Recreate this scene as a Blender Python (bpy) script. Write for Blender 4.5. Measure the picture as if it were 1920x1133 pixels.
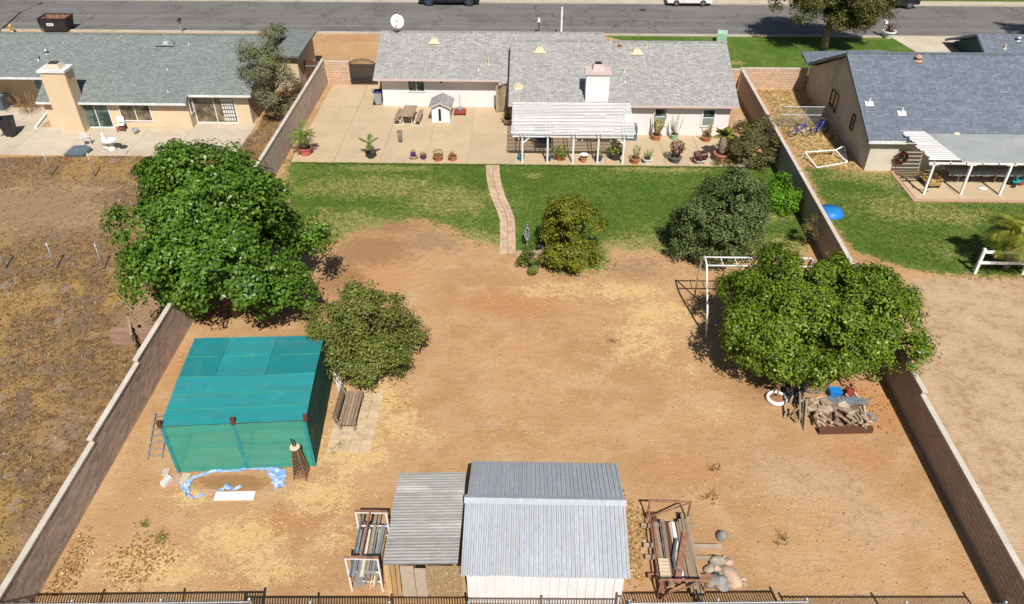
import bpy, math, random
import numpy as np
from mathutils import Vector, Matrix
R = math.radians
rnd = random.Random(7)
S = bpy.context.scene
for o in list(bpy.data.objects): bpy.data.objects.remove(o)

# ---------------------------------------------------------------- camera, sky, sun, exposure
CAM_H, FPX, PITCH, YAW = 22.5, 1450.0, R(37.0), R(1.33)
cd = bpy.data.cameras.new('camera'); cam = bpy.data.objects.new('camera', cd); S.collection.objects.link(cam)
cam.location = (0, 0, CAM_H); cam.rotation_euler = (R(90) - PITCH, 0, YAW)
cd.sensor_width = 36; cd.lens = FPX / 1920 * 36; cd.clip_start = .5; cd.clip_end = 6000
S.camera = cam
SUN_EL, SUN_AZ = R(50), R(11)          # shadows run 11 degrees to the left of the lot's axis
to_sun = Vector((math.sin(SUN_AZ) * math.cos(SUN_EL), -math.cos(SUN_AZ) * math.cos(SUN_EL), math.sin(SUN_EL)))
w = bpy.data.worlds.new('World'); S.world = w; w.use_nodes = True
nt = w.node_tree; bg = nt.nodes['Background']; sky = nt.nodes.new('ShaderNodeTexSky')
sky.sky_type = 'NISHITA'; sky.sun_disc = False; sky.sun_elevation = SUN_EL
sky.sun_rotation = math.atan2(to_sun.x, to_sun.y); sky.air_density = 1.0; sky.dust_density = 1.2
nt.links.new(sky.outputs[0], bg.inputs[0]); bg.inputs[1].default_value = .052
sl = bpy.data.lights.new('sun', 'SUN'); sun = bpy.data.objects.new('sun', sl); S.collection.objects.link(sun)
sl.energy = 5.0; sl.angle = R(.5); sl.color = (1, .945, .86); sun.location = (20, -40, 60)
sun.rotation_euler = to_sun.to_track_quat('Z', 'Y').to_euler()
S.view_settings.view_transform = 'Standard'; S.view_settings.look = 'None'
S.view_settings.exposure = 0.27; S.view_settings.gamma = 1; S.view_settings.use_curve_mapping = False

# ---------------------------------------------------------------- pixel -> world
_fw = Vector((-math.sin(YAW) * math.cos(PITCH), math.cos(YAW) * math.cos(PITCH), -math.sin(PITCH)))
_rt = Vector((math.cos(YAW), math.sin(YAW), 0)); _up = _rt.cross(_fw); _C = Vector((0, 0, CAM_H))
def ray(u, v): return _fw + _rt * ((u - 960) / FPX) - _up * ((v - 566.5) / FPX)
def G(u, v, z=0.):
    d = ray(u, v); return _C + d * ((z - CAM_H) / d.z)
def YP(u, v, y):
    d = ray(u, v); return _C + d * (y / d.y)
def XP(u, v, x):
    d = ray(u, v); return _C + d * (x / d.x)
def RP(u, v, ye, ze, s):               # ray meets the roof plane z = ze + s (y - ye)
    d = ray(u, v); return _C + d * ((ze - s * ye - CAM_H) / (d.z - s * d.y))

# ---------------------------------------------------------------- materials
MATS = {}
def nodes_of(name):
    m = bpy.data.materials.new(name); m.use_nodes = True
    return m, m.node_tree, m.node_tree.nodes['Principled BSDF']
def N(t, kind, **kw):
    n = t.nodes.new(kind)
    for k, v in kw.items(): setattr(n, k, v)
    return n
def L(t, a, b): t.links.new(a, b)
def val(c): return (c[0], c[1], c[2], 1)
def mixc(t, fac, a, b, blend='MIX'):
    n = N(t, 'ShaderNodeMix', data_type='RGBA', blend_type=blend)
    for i, x in ((0, fac), (6, a), (7, b)):
        if hasattr(x, 'links'): L(t, x, n.inputs[i])
        else: n.inputs[i].default_value = x if i == 0 else val(x)
    return n.outputs[2]
def math_(t, op, a, b=0., c=0., clamp=False):
    n = N(t, 'ShaderNodeMath', operation=op, use_clamp=clamp)
    for i, x in enumerate((a, b, c)):
        if hasattr(x, 'links'): L(t, x, n.inputs[i])
        else: n.inputs[i].default_value = x
    return n.outputs[0]
def noise(t, vec, scale, detail=3, rough=.55):
    n = N(t, 'ShaderNodeTexNoise'); n.inputs['Scale'].default_value = scale
    n.inputs['Detail'].default_value = detail; n.inputs['Roughness'].default_value = rough
    if vec is not None: L(t, vec, n.inputs['Vector'])
    return n.outputs['Fac']
def rng_(t, x, a, b, lo=0., hi=1.):
    n = N(t, 'ShaderNodeMapRange', interpolation_type='SMOOTHSTEP'); L(t, x, n.inputs[0])
    for i, v in zip((1, 2, 3, 4), (a, b, lo, hi)): n.inputs[i].default_value = v
    return n.outputs[0]
def bump(t, bs, h, strength=.3, dist=.02):
    b = N(t, 'ShaderNodeBump'); b.inputs['Strength'].default_value = strength; b.inputs['Distance'].default_value = dist
    L(t, h, b.inputs['Height']); L(t, b.outputs[0], bs.inputs['Normal'])
def pm(name, c1, c2=None, scale=3., rough=.8, bmp=.2, metal=0., spec=.3, stretch=None, rand=0., dirt=None, fine=30.):
    """plain procedural surface: two tones by noise, fine grain, optional variation per object and patches of dirt or painted shine"""
    if name in MATS: return MATS[name]
    m, t, b = nodes_of(name); c2 = c2 or tuple(x * .8 for x in c1)
    tc = N(t, 'ShaderNodeTexCoord'); v = tc.outputs['Object']
    oi = N(t, 'ShaderNodeObjectInfo')
    if rand:
        va = N(t, 'ShaderNodeVectorMath', operation='ADD'); L(t, v, va.inputs[0])
        cx = N(t, 'ShaderNodeCombineXYZ'); L(t, math_(t, 'MULTIPLY', oi.outputs['Random'], 37.), cx.inputs[0]); L(t, cx.outputs[0], va.inputs[1]); v = va.outputs[0]
    if stretch:
        mp = N(t, 'ShaderNodeMapping'); mp.inputs['Scale'].default_value = stretch; L(t, v, mp.inputs[0]); v = mp.outputs[0]
    n1 = noise(t, v, scale, 4); n2 = noise(t, v, fine, 2)
    col = mixc(t, rng_(t, n1, .3, .7), c1, c2)
    col = mixc(t, math_(t, 'MULTIPLY', rng_(t, n2, .35, .7), .35), col, tuple(x * .6 for x in c2))
    if dirt: col = mixc(t, rng_(t, noise(t, v, scale * .6 + .3, 5, .65), .52, .7), col, dirt)
    if rand:
        hv = N(t, 'ShaderNodeHueSaturation'); L(t, col, hv.inputs['Color'])
        L(t, math_(t, 'MULTIPLY_ADD', oi.outputs['Random'], rand, 1 - rand / 2), hv.inputs['Value']); col = hv.outputs[0]
    L(t, col, b.inputs['Base Color']); b.inputs['Roughness'].default_value = rough; b.inputs['Metallic'].default_value = metal
    b.inputs['Specular IOR Level'].default_value = spec
    if bmp: bump(t, b, n2, bmp, .01)
    MATS[name] = m; return m
def brickmat(name, c1, c2, mortar, bw, rh, gap=.012, ysc=1., streak=.3, rough=.9, warm=None):
    m, t, b = nodes_of(name); tc = N(t, 'ShaderNodeTexCoord')
    mp = N(t, 'ShaderNodeMapping'); mp.inputs['Scale'].default_value = (1, ysc, 0); L(t, tc.outputs['Object'], mp.inputs[0])
    k = N(t, 'ShaderNodeTexBrick'); L(t, mp.outputs[0], k.inputs['Vector'])
    for nme, x in (('Color1', val(c1)), ('Color2', val(c2)), ('Mortar', val(mortar)), ('Scale', 1.), ('Mortar Size', gap), ('Mortar Smooth', .3), ('Brick Width', bw), ('Row Height', rh)):
        k.inputs[nme].default_value = x
    k.offset = .5; k.offset_frequency = 2
    k2 = N(t, 'ShaderNodeTexBrick'); L(t, mp.outputs[0], k2.inputs['Vector'])
    for nme, x in (('Color1', (.62, .62, .62, 1)), ('Color2', (1.3, 1.3, 1.3, 1)), ('Mortar', (.9, .9, .9, 1)), ('Scale', 1.), ('Mortar Size', 0.), ('Brick Width', bw * .37), ('Row Height', rh)):
        k2.inputs[nme].default_value = x
    k2.offset = .37; k2.offset_frequency = 3
    col = mixc(t, .5, k.outputs['Color'], k2.outputs['Color'], 'MULTIPLY')
    n = noise(t, tc.outputs['Object'], .45, 5, .6); col = mixc(t, math_(t, 'MULTIPLY', rng_(t, n, .4, .75), streak), col, warm or tuple(x * .55 for x in c1))
    n3 = noise(t, tc.outputs['Object'], 9, 3); col = mixc(t, math_(t, 'MULTIPLY', rng_(t, n3, .4, .7), .3), col, tuple(min(1, x * 1.3) for x in c2))
    L(t, col, b.inputs['Base Color']); b.inputs['Roughness'].default_value = rough; b.inputs['Specular IOR Level'].default_value = .2
    bump(t, b, k.outputs['Fac'], -.5, .02); MATS[name] = m; return m
def leafmat(name, c1, c2, c3=None, gloss=.42, trans=.2):
    m, t, b = nodes_of(name); at = N(t, 'ShaderNodeAttribute', attribute_name='tint')
    r = N(t, 'ShaderNodeValToRGB'); L(t, at.outputs['Fac'], r.inputs[0]); e = r.color_ramp.elements
    e[0].color = val(c1); e[1].color = val(c2); e[1].position = .86
    if c3: x = e.new(.97); x.color = val(c3)
    L(t, r.outputs[0], b.inputs['Base Color']); b.inputs['Roughness'].default_value = gloss; b.inputs['Specular IOR Level'].default_value = .24
    tr = N(t, 'ShaderNodeBsdfTranslucent'); hs = N(t, 'ShaderNodeHueSaturation'); hs.inputs['Value'].default_value = 1.5; hs.inputs['Saturation'].default_value = 1.1
    L(t, r.outputs[0], hs.inputs['Color']); L(t, hs.outputs[0], tr.inputs[0])
    mx = N(t, 'ShaderNodeMixShader'); mx.inputs[0].default_value = trans
    L(t, b.outputs[0], mx.inputs[1]); L(t, tr.outputs[0], mx.inputs[2]); L(t, mx.outputs[0], t.nodes['Material Output'].inputs[0])
    MATS[name] = m; return m
def clothmat(name, c, alpha=.25, streaks=True):
    m, t, b = nodes_of(name); tc = N(t, 'ShaderNodeTexCoord'); v = tc.outputs['Object']
    mp = N(t, 'ShaderNodeMapping'); mp.inputs['Scale'].default_value = (.35, 3.2, 3.2); L(t, v, mp.inputs[0])
    col = mixc(t, rng_(t, noise(t, mp.outputs[0], 1.2, 4), .35, .7), c, tuple(x * .8 + .015 for x in c))
    col = mixc(t, math_(t, 'MULTIPLY', rng_(t, noise(t, v, 1.7, 6, .7), .5, .8), .16), col, (.25, .36, .32))
    L(t, col, b.inputs['Base Color']); b.inputs['Roughness'].default_value = .75; b.inputs['Specular IOR Level'].default_value = .15
    tp = N(t, 'ShaderNodeBsdfTransparent'); mx = N(t, 'ShaderNodeMixShader'); mx.inputs[0].default_value = 1 - alpha
    L(t, tp.outputs[0], mx.inputs[1]); L(t, b.outputs[0], mx.inputs[2]); L(t, mx.outputs[0], t.nodes['Material Output'].inputs[0])
    bump(t, b, noise(t, mp.outputs[0], 6, 3), .25, .02); MATS[name] = m; return m
def glassmat(name, c=(.02, .035, .035), tintc=(.10, .15, .13)):
    m, t, b = nodes_of(name); tc = N(t, 'ShaderNodeTexCoord')
    n = noise(t, tc.outputs['Object'], 1.7, 3); L(t, mixc(t, rng_(t, n, .4, .65), c, tintc), b.inputs['Base Color'])
    b.inputs['Roughness'].default_value = .06; b.inputs['Specular IOR Level'].default_value = .6; MATS[name] = m; return m

M_stucco_w = pm('stucco_white', (.75, .71, .71), (.69, .655, .655), .8, .95, .25, dirt=(.70, .65, .63), fine=45)
M_stucco_t = pm('stucco_tan', (.66, .52, .355), (.60, .47, .32), .7, .95, .25, dirt=(.58, .42, .26), fine=45)
M_stucco_g = pm('stucco_beige', (.60, .55, .45), (.50, .46, .39), .5, .95, .3, dirt=(.40, .36, .31), fine=40)
M_white = pm('white_paint', (.76, .77, .78), (.70, .715, .73), 2, .6, .1, dirt=(.63, .62, .59))
M_slat = pm('slat_paint', (.80, .80, .81), (.70, .70, .71), 4, .65, .1, rand=.22, stretch=(.6, 6, 6), dirt=(.6, .58, .55))
M_pink = pm('pink_trim', (.60, .47, .45), (.53, .42, .40), 2, .7, .1)
M_fasw = pm('fascia_white', (.72, .74, .76), None, 2, .6, .1)
M_fasb = pm('fascia_slate', (.16, .22, .28), None, 2, .6, .1)
M_roofc = brickmat('shingle_light', (.35, .348, .343), (.268, .266, .262), (.17, .17, .17), .5, .17, .014, 1.06, .22, warm=(.25, .235, .225))
M_roofl = brickmat('shingle_green', (.205, .228, .222), (.165, .185, .182), (.105, .12, .12), .46, .17, .016, 1.06, .2)
M_roofr = brickmat('shingle_blue', (.155, .182, .222), (.120, .143, .178), (.08, .095, .12), .6, .19, .016, 1.1, .25)
M_block = pm('block', (.54, .43, .36), (.45, .355, .295), 1.3, .95, .35, rand=.3, fine=26)
M_blockp = pm('block_pink', (.56, .40, .28), (.48, .335, .235), 1.3, .95, .35, rand=.2, fine=26)
M_mortar = pm('mortar', (.17, .12, .09), (.13, .095, .075), 2, .95, .3)
M_cap = pm('cap', (.60, .55, .48), (.50, .45, .39), 1.2, .9, .3, rand=.1)
M_conc = pm('concrete', (.53, .415, .275), (.47, .365, .24), .45, .9, .2, rand=.07, dirt=(.42, .325, .22), fine=22)
M_concl = pm('concrete_pale', (.55, .48, .38), (.47, .40, .31), .5, .9, .2, rand=.09, dirt=(.42, .35, .26), fine=22)
M_concg = pm('concrete_kerb', (.50, .45, .37), (.42, .37, .30), .6, .9, .25, dirt=(.34, .28, .2))
M_paver = pm('paver', (.60, .45, .33), (.46, .31, .21), 5, .9, .5, rand=.22, fine=20)
M_tile = pm('tile', (.56, .44, .29), (.48, .36, .23), 2.2, .9, .25, rand=.2)
M_pinkpav = pm('pink_paver', (.48, .30, .22), (.42, .26, .19), 3, .9, .2, rand=.2)
M_glass = glassmat('glass')
M_glasst = glassmat('glass_tan', (.07, .06, .045), (.22, .17, .10))
M_blind = pm('blind', (.22, .28, .24), (.17, .22, .19), 5, .5, .1, stretch=(.3, .3, 9))
M_galv = pm('galvanised', (.42, .46, .50), (.34, .38, .41), 4, .5, .1, metal=.5)
M_corr = pm('corrugated_grey_blue', (.42, .45, .49), (.36, .385, .425), .9, .55, .05, metal=.1, rand=.06, stretch=(1.6, .25, 1), dirt=(.36, .36, .36), fine=14)
M_corrg = pm('corrugated_grey', (.36, .355, .34), (.30, .29, .275), 1.2, .6, .08, metal=.1, rand=.12, stretch=(.3, 1.5, 1), dirt=(.46, .45, .43), fine=9)  # dirt tone is pale here: shine of the roof fasteners painted into the colour
M_shedw = pm('shed_white', (.80, .81, .83), (.74, .75, .77), 1, .6, .05, dirt=(.68, .67, .66))
M_black = pm('black_paint', (.018, .019, .022), (.03, .03, .033), 4, .45, .1)
M_iron = pm('iron', (.03, .028, .028), (.05, .042, .038), 8, .6, .1)
M_rust = pm('rust', (.24, .10, .055), (.33, .18, .12), 6, .85, .3, rand=.25, dirt=(.14, .07, .05))
M_woodg = pm('wood_grey', (.36, .275, .19), (.25, .18, .12), 5, .9, .4, rand=.45, stretch=(6, .7, 6), fine=16)
M_woodx = pm('wood_grain', (.38, .29, .20), (.27, .20, .135), 5, .9, .4, rand=.4, stretch=(.7, 6, 6), fine=16)
M_woodb = pm('wood_brown', (.13, .055, .03), (.09, .04, .025), 5, .85, .3, rand=.35, stretch=(6, 6, .7))
M_woodt = pm('timber_tan', (.55, .36, .18), (.42, .27, .13), 4, .85, .3, rand=.35, stretch=(5, 5, .7))
M_ply = pm('plywood', (.46, .38, .29), (.38, .31, .24), 2.5, .9, .2, rand=.2)
M_osb = pm('strand_board', (.40, .28, .15), (.24, .165, .085), 11, .9, .4, dirt=(.50, .38, .22), fine=24)
M_log = pm('log', (.48, .37, .25), (.30, .215, .14), 4, .95, .5, rand=.75, fine=14)
M_bark = pm('bark', (.17, .12, .08), (.10, .07, .05), 6, .95, .6, stretch=(4, 4, .8))
M_barkp = pm('bark_pale', (.30, .24, .18), (.18, .14, .10), 5, .95, .6, stretch=(4, 4, .8))
M_terra = pm('terracotta', (.52, .20, .095), (.44, .165, .08), 5, .85, .2, rand=.2)
M_pinkpot = pm('pink_pot', (.60, .17, .15), (.52, .14, .125), 4, .7, .1)
M_dark = pm('dark_plastic', (.035, .036, .04), (.05, .05, .055), 4, .5, .1)
M_greyp = pm('grey_plastic', (.30, .32, .34), (.25, .27, .29), 4, .5, .1)
M_slate = pm('slate_metal', (.12, .15, .18), (.09, .12, .14), 4, .5, .2)
M_blue = pm('blue_plastic', (.02, .22, .60), (.018, .18, .52), 4, .45, .05)
M_navy = pm('navy_plastic', (.015, .04, .13), (.02, .05, .16), 4, .5, .1)
M_teal = pm('teal_plastic', (.01, .26, .30), (.01, .22, .26), 4, .45, .05)
M_purple = pm('purple_glaze', (.10, .02, .20), (.14, .03, .26), 5, .4, .05)
M_red = pm('red_paint', (.34, .06, .045), (.26, .05, .04), 5, .6, .1)
M_yel = pm('yellow_paint', (.54, .37, .13), (.44, .29, .10), 5, .6, .1)
M_mint = pm('mint_paint', (.30, .50, .36), (.26, .44, .32), 3, .6, .1)
M_cream = pm('cream', (.66, .56, .40), (.58, .48, .33), 3, .8, .1)
M_rock = pm('rock', (.40, .34, .26), (.29, .25, .20), 3, .95, .6, rand=.5, fine=12)
M_rockp = pm('rock_pink', (.54, .39, .29), (.44, .31, .23), 3, .95, .6, fine=12)
M_rockb = pm('rock_blue', (.30, .30, .29), (.22, .225, .225), 3, .95, .6, fine=12)
M_soil = pm('soil', (.10, .06, .035), (.16, .10, .06), 8, .98, .6)
M_tyre = pm('tyre', (.025, .025, .026), (.04, .04, .04), 8, .9, .3)
M_alu = pm('aluminium', (.55, .58, .60), (.45, .48, .50), 5, .4, .1, metal=.6)
M_tarp = pm('blue_tarp', (.10, .26, .62), (.45, .55, .72), 5, .55, .4, fine=12)
M_net = pm('net_grey', (.24, .22, .19), (.17, .15, .13), 12, .9, .4)
M_hose = pm('hose_red', (.16, .035, .03), (.12, .03, .028), 5, .6, .1)
M_maroon = pm('maroon_slat', (.13, .06, .075), (.10, .05, .06), 4, .7, .1)
M_cream_s = pm('fig_white', (.78, .77, .74), (.70, .69, .66), 4, .5, .1)
M_cact = pm('cactus', (.20, .17, .07), (.34, .24, .10), 5, .8, .3, dirt=(.10, .13, .05))
M_cacty = pm('cactus_tip', (.42, .38, .06), (.34, .34, .07), 6, .8, .2)
M_cloth_r = clothmat('shade_cloth_roof', (.020, .245, .265), .04)
M_cloth_d = clothmat('shade_cloth_dark', (.012, .205, .225), .06)
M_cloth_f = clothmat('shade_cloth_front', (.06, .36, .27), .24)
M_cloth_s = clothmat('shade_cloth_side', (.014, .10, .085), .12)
M_mesh = clothmat('gate_mesh', (.03, .028, .028), .3)
M_netw = clothmat('chain_link', (.20, .21, .21), .82)
LF_big = leafmat('leaf_big', (.030, .080, .008), (.13, .235, .028), (.26, .36, .09), .36)
LF_small = leafmat('leaf_small', (.040, .066, .012), (.19, .215, .042), (.32, .29, .09), .45)
LF_cit = leafmat('leaf_gold', (.046, .070, .007), (.215, .23, .02), (.36, .21, .025), .45)
LF_grey = leafmat('leaf_greygreen', (.036, .064, .018), (.155, .20, .065), (.28, .29, .13), .5)
LF_ora = leafmat('leaf_orange_tree', (.034, .075, .007), (.185, .265, .024), (.36, .40, .09), .36)
LF_bri = leafmat('leaf_bright', (.05, .14, .010), (.16, .32, .022), None, .4)
LF_euc = leafmat('leaf_eucalypt', (.07, .10, .045), (.25, .275, .14), (.36, .25, .11), .5)
LF_olv = leafmat('leaf_olive', (.036, .050, .012), (.165, .175, .045), (.30, .23, .08), .5)
LF_bush = leafmat('leaf_dusky', (.04, .045, .016), (.17, .15, .05), (.26, .17, .07), .5)
LF_palm = leafmat('leaf_palm', (.06, .10, .010), (.24, .25, .03), (.36, .28, .08), .45)
LF_pot = leafmat('leaf_pot', (.05, .10, .015), (.20, .24, .05), None, .45)
LF_plum = leafmat('leaf_plum', (.06, .018, .016), (.17, .07, .055), None, .45)
LF_dry = leafmat('leaf_dry', (.22, .13, .05), (.46, .30, .12), (.58, .46, .26), .8, .15)
LF_weed = leafmat('weed', (.075, .045, .022), (.29, .175, .065), (.50, .42, .30), .85, .12)
LF_lawn = leafmat('blade', (.05, .10, .012), (.13, .19, .032), (.28, .26, .09), .6, .3)
LF_side = leafmat('side_weed', (.12, .13, .04), (.42, .29, .11), (.55, .42, .2), .85, .15)
LF_straw = leafmat('straw', (.42, .27, .10), (.62, .45, .19), None, .85, .15)

# ---------------------------------------------------------------- building blocks
COL = S.collection
class MB:
    def __init__(s): s.v = []; s.f = []
    def add(s, vs, fs, M=None):
        b = len(s.v); s.v += [tuple(M @ Vector(p)) if M else tuple(p) for p in vs]; s.f += [tuple(i + b for i in q) for q in fs]; return s
    def box(s, x0, x1, y0, y1, z0, z1, M=None):
        return s.add([(x0, y0, z0), (x1, y0, z0), (x1, y1, z0), (x0, y1, z0), (x0, y0, z1), (x1, y0, z1), (x1, y1, z1), (x0, y1, z1)],
                     [(3, 2, 1, 0), (4, 5, 6, 7), (0, 1, 5, 4), (1, 2, 6, 5), (2, 3, 7, 6), (3, 0, 4, 7)], M)
    def cbox(s, c, d, rz=0., rx=0., ry=0.):
        M = Matrix.Translation(c) @ Matrix.Rotation(rz, 4, 'Z') @ Matrix.Rotation(ry, 4, 'Y') @ Matrix.Rotation(rx, 4, 'X')
        return s.box(-d[0] / 2, d[0] / 2, -d[1] / 2, d[1] / 2, -d[2] / 2, d[2] / 2, M)
    def bar(s, p, q, w=.05, h=None):
        p, q = Vector(p), Vector(q); d = q - p; M = Matrix.Translation(p) @ d.to_track_quat('Z', 'Y').to_matrix().to_4x4(); h = h or w
        return s.box(-w / 2, w / 2, -h / 2, h / 2, 0, d.length, M)
    def tube(s, pts, r, n=6):
        pts = [Vector(p) for p in pts]; rs = r if isinstance(r, (list, tuple)) else [r] * len(pts); b = len(s.v); k = len(pts)
        for i, p in enumerate(pts):
            d = (pts[min(i + 1, k - 1)] - pts[max(i - 1, 0)]).normalized(); a = d.orthogonal().normalized() if abs(d.z) > .95 else d.cross(Vector((0, 0, 1))).normalized(); c = d.cross(a)
            for j in range(n): t = 2 * math.pi * j / n; s.v.append(tuple(p + (a * math.cos(t) + c * math.sin(t)) * rs[i]))
        for i in range(k - 1):
            for j in range(n): s.f.append((b + i * n + j, b + i * n + (j + 1) % n, b + (i + 1) * n + (j + 1) % n, b + (i + 1) * n + j))
        s.f.append(tuple(b + j for j in range(n - 1, -1, -1))); s.f.append(tuple(b + (k - 1) * n + j for j in range(n))); return s
    def lathe(s, prof, c=(0, 0, 0), n=14, M=None):
        vs = [(c[0] + r * math.cos(2 * math.pi * j / n), c[1] + r * math.sin(2 * math.pi * j / n), c[2] + z) for r, z in prof for j in range(n)]
        fs = [(i * n + j, i * n + (j + 1) % n, (i + 1) * n + (j + 1) % n, (i + 1) * n + j) for i in range(len(prof) - 1) for j in range(n)]
        fs += [tuple(range(n - 1, -1, -1)), tuple((len(prof) - 1) * n + j for j in range(n))]
        return s.add(vs, fs, M)
    def prism(s, pts, d, M=None):
        k = len(pts); d = Vector(d); vs = [Vector(p) for p in pts]; vs += [p + d for p in vs]
        return s.add(vs, [tuple(range(k - 1, -1, -1)), tuple(range(k, 2 * k))] + [(i, (i + 1) % k, k + (i + 1) % k, k + i) for i in range(k)], M)
    def ball(s, c, r, nu=10, nv=7, amp=0., seed=0, M=None):
        q = random.Random(seed); ph = [(Vector((q.gauss(0, 1), q.gauss(0, 1), q.gauss(0, 1))), q.uniform(0, 6)) for _ in range(4)]
        vs = []
        for i in range(nv + 1):
            a = math.pi * i / nv
            for j in range(nu):
                t = 2 * math.pi * j / nu; d = Vector((math.sin(a) * math.cos(t), math.sin(a) * math.sin(t), math.cos(a)))
                e = 1 + amp * sum(math.sin(d.dot(k) * 1.6 + f) for k, f in ph) / 2
                vs.append((c[0] + d.x * r[0] * e, c[1] + d.y * r[1] * e, c[2] + d.z * r[2] * e))
        return s.add(vs, [(i * nu + j, (i + 1) * nu + j, (i + 1) * nu + (j + 1) % nu, i * nu + (j + 1) % nu) for i in range(nv) for j in range(nu)], M)
    def build(s, name, mat, parent=None, world=False, smooth=False):
        me = bpy.data.meshes.new(name); me.from_pydata(s.v, [], s.f); me.update()
        return obj(name, me, mat, parent, world, smooth)
def obj(name, me, mat, parent=None, world=False, smooth=False):
    o = bpy.data.objects.new(name, me); COL.objects.link(o)
    if mat and not me.materials: me.materials.append(mat)
    if smooth: me.polygons.foreach_set('use_smooth', [True] * len(me.polygons))
    if parent:
        o.parent = parent
        if world:
            q = parent; M = Matrix()
            while q: M = q.matrix_parent_inverse @ q.matrix_basis @ M if q.parent else q.matrix_basis @ M; q = q.parent
            o.matrix_parent_inverse = M.inverted()
    return o
def tag(o, label=None, cat=None, group=None, kind=None):
    for k, x in (('label', label), ('category', cat), ('group', group), ('kind', kind)):
        if x: o[k] = x
    return o
def thing(name, label, cat, loc=(0, 0, 0), rz=0., group=None):
    o = bpy.data.objects.new(name, None); COL.objects.link(o); o.location = loc; o.rotation_euler = (0, 0, rz); o.empty_display_size = .2
    return tag(o, label, cat, group)
def npmesh(name, V, Q, tint=None):
    me = bpy.data.meshes.new(name); k = Q.shape[1]
    me.vertices.add(len(V)); me.vertices.foreach_set('co', V.astype(np.float32).ravel())
    me.loops.add(Q.size); me.loops.foreach_set('vertex_index', Q.astype(np.int32).ravel())
    me.polygons.add(len(Q)); me.polygons.foreach_set('loop_start', np.arange(0, Q.size, k, dtype=np.int32))
    if tint is not None:
        a = me.attributes.new('tint', 'FLOAT', 'POINT'); a.data.foreach_set('value', tint.astype(np.float32))
    me.update(calc_edges=True); return me
def leaf_mesh(name, P, Nn, size, seed=0, aspect=.6, fold=.12, tint=None):
    g = np.random.default_rng(seed); n = len(P); Nn = Nn / (np.linalg.norm(Nn, axis=1, keepdims=True) + 1e-9)
    t = g.normal(size=(n, 3)); t -= Nn * (t * Nn).sum(1, keepdims=True); t /= np.linalg.norm(t, axis=1, keepdims=True); b = np.cross(Nn, t)
    s = (size * g.uniform(.65, 1.3, n))[:, None]
    V = np.stack([P + t * s * .5, P + b * s * aspect * .5 + Nn * s * fold, P - t * s * .5, P - b * s * aspect * .5 + Nn * s * fold], 1).reshape(-1, 3)
    tt = g.uniform(0, 1, n) if tint is None else tint
    return npmesh(name, V, np.arange(4 * n).reshape(n, 4), np.repeat(tt, 4))

# ---------------------------------------------------------------- ground: one sheet to the horizon, with what grows where
gx = np.concatenate([[-3000, -800, -250, -110], np.arange(-64, 64.01, .25), [110, 250, 800, 3000]])
gy = np.concatenate([[-2000, -400, -60], np.arange(9, 92.01, .25), [120, 260, 800, 4000]])
XX, YY = np.meshgrid(gx, gy); PX, PY = XX.ravel(), YY.ravel()
def region(poly, soft=1., flat=False):
    """0..1 field: inside a polygon given in photograph pixels on the ground (flat: given in metres), fading over soft metres"""
    pts = [tuple(p) for p in poly] if flat else [tuple(G(*p)[:2]) for p in poly]
    d = np.full(len(PX), 1e9); ins = np.zeros(len(PX), bool)
    for (ax, ay), (bx, by) in zip(pts, pts[1:] + pts[:1]):
        ex, ey = bx - ax, by - ay; t = np.clip(((PX - ax) * ex + (PY - ay) * ey) / (ex * ex + ey * ey + 1e-9), 0, 1)
        d = np.minimum(d, np.hypot(PX - ax - t * ex, PY - ay - t * ey))
        c = ((ay > PY) != (by > PY)) & (PX < (bx - ax) * (PY - ay) / (by - ay + 1e-12) + ax); ins ^= c
    return np.clip(.5 + np.where(ins, d, -d) / soft, 0, 1)
def many(ps, soft=1.):
    r = np.zeros(len(PX))
    for p in ps: r = np.maximum(r, region(p, soft))
    return r
def ell(u, v, a, b, k=1.):           # soft ellipse: pixel centre, radii in metres
    c = G(u, v); return k * np.clip(1.3 - np.hypot((PX - c.x) / a, (PY - c.y) / b), 0, 1)
def ells(l):
    r = np.zeros(len(PX))
    for e in l: r = np.maximum(r, ell(*e))
    return r
LAWN = [(540, 296), (940, 298), (1383, 306), (1400, 296), (1455, 285), (1490, 330), (1555, 445), (1500, 470), (1420, 478), (1310, 482), (1230, 474), (1135, 462), (1150, 492), (1110, 512), (1050, 516), (985, 482), (935, 464), (868, 450), (840, 425), (770, 408), (700, 424), (640, 450), (560, 480), (520, 420)]
NLAWN = [(1508, 312), (1625, 322), (1700, 326), (1735, 376), (1990, 380), (2000, 520), (1880, 520), (1760, 515), (1690, 500), (1600, 470), (1560, 420)]
FLAWN = [(1120, 64), (1690, 71), (1716, 98), (1520, 140), (1368, 140), (1250, 100)]
FLAWN2 = [(1722, 4), (2000, 9), (2000, -20), (1722, -20)]
lawn = np.maximum.reduce([region(LAWN, 3.2), region(NLAWN, 1.8), region(FLAWN, .5), region(FLAWN2, .4)])
dry = ells([(700, 350, 7, 2.2, .8), (840, 375, 4, 2.6, .85), (640, 420, 4, 2.5, .8), (900, 450, 2.5, 2, .8), (1000, 330, .9, .5, .9), (1240, 318, 4.5, .7, .9), (1200, 460, 3, 2, .8), (1430, 470, 4, 2.5, .9),
            (1660, 335, 3, 1.6, .9), (1690, 390, 4, 2.5, .8), (1790, 405, 3, 1.4, 1.), (1600, 330, 2.5, 1, 1), (1840, 470, 5, 2, .6), (720, 316, 4.5, .6, .9), (1450, 395, 2, 2, .8), (1380, 118, 1.2, .6, .9), (1500, 345, 2, 3, .5)])
field = region([(-900, 1400), (60, 1140), (170, 910), (325, 628), (545, 262), (548, 240), (484, 240), (470, 255), (350, 270), (245, 290), (0, 296), (-900, 296)], .6)
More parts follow.
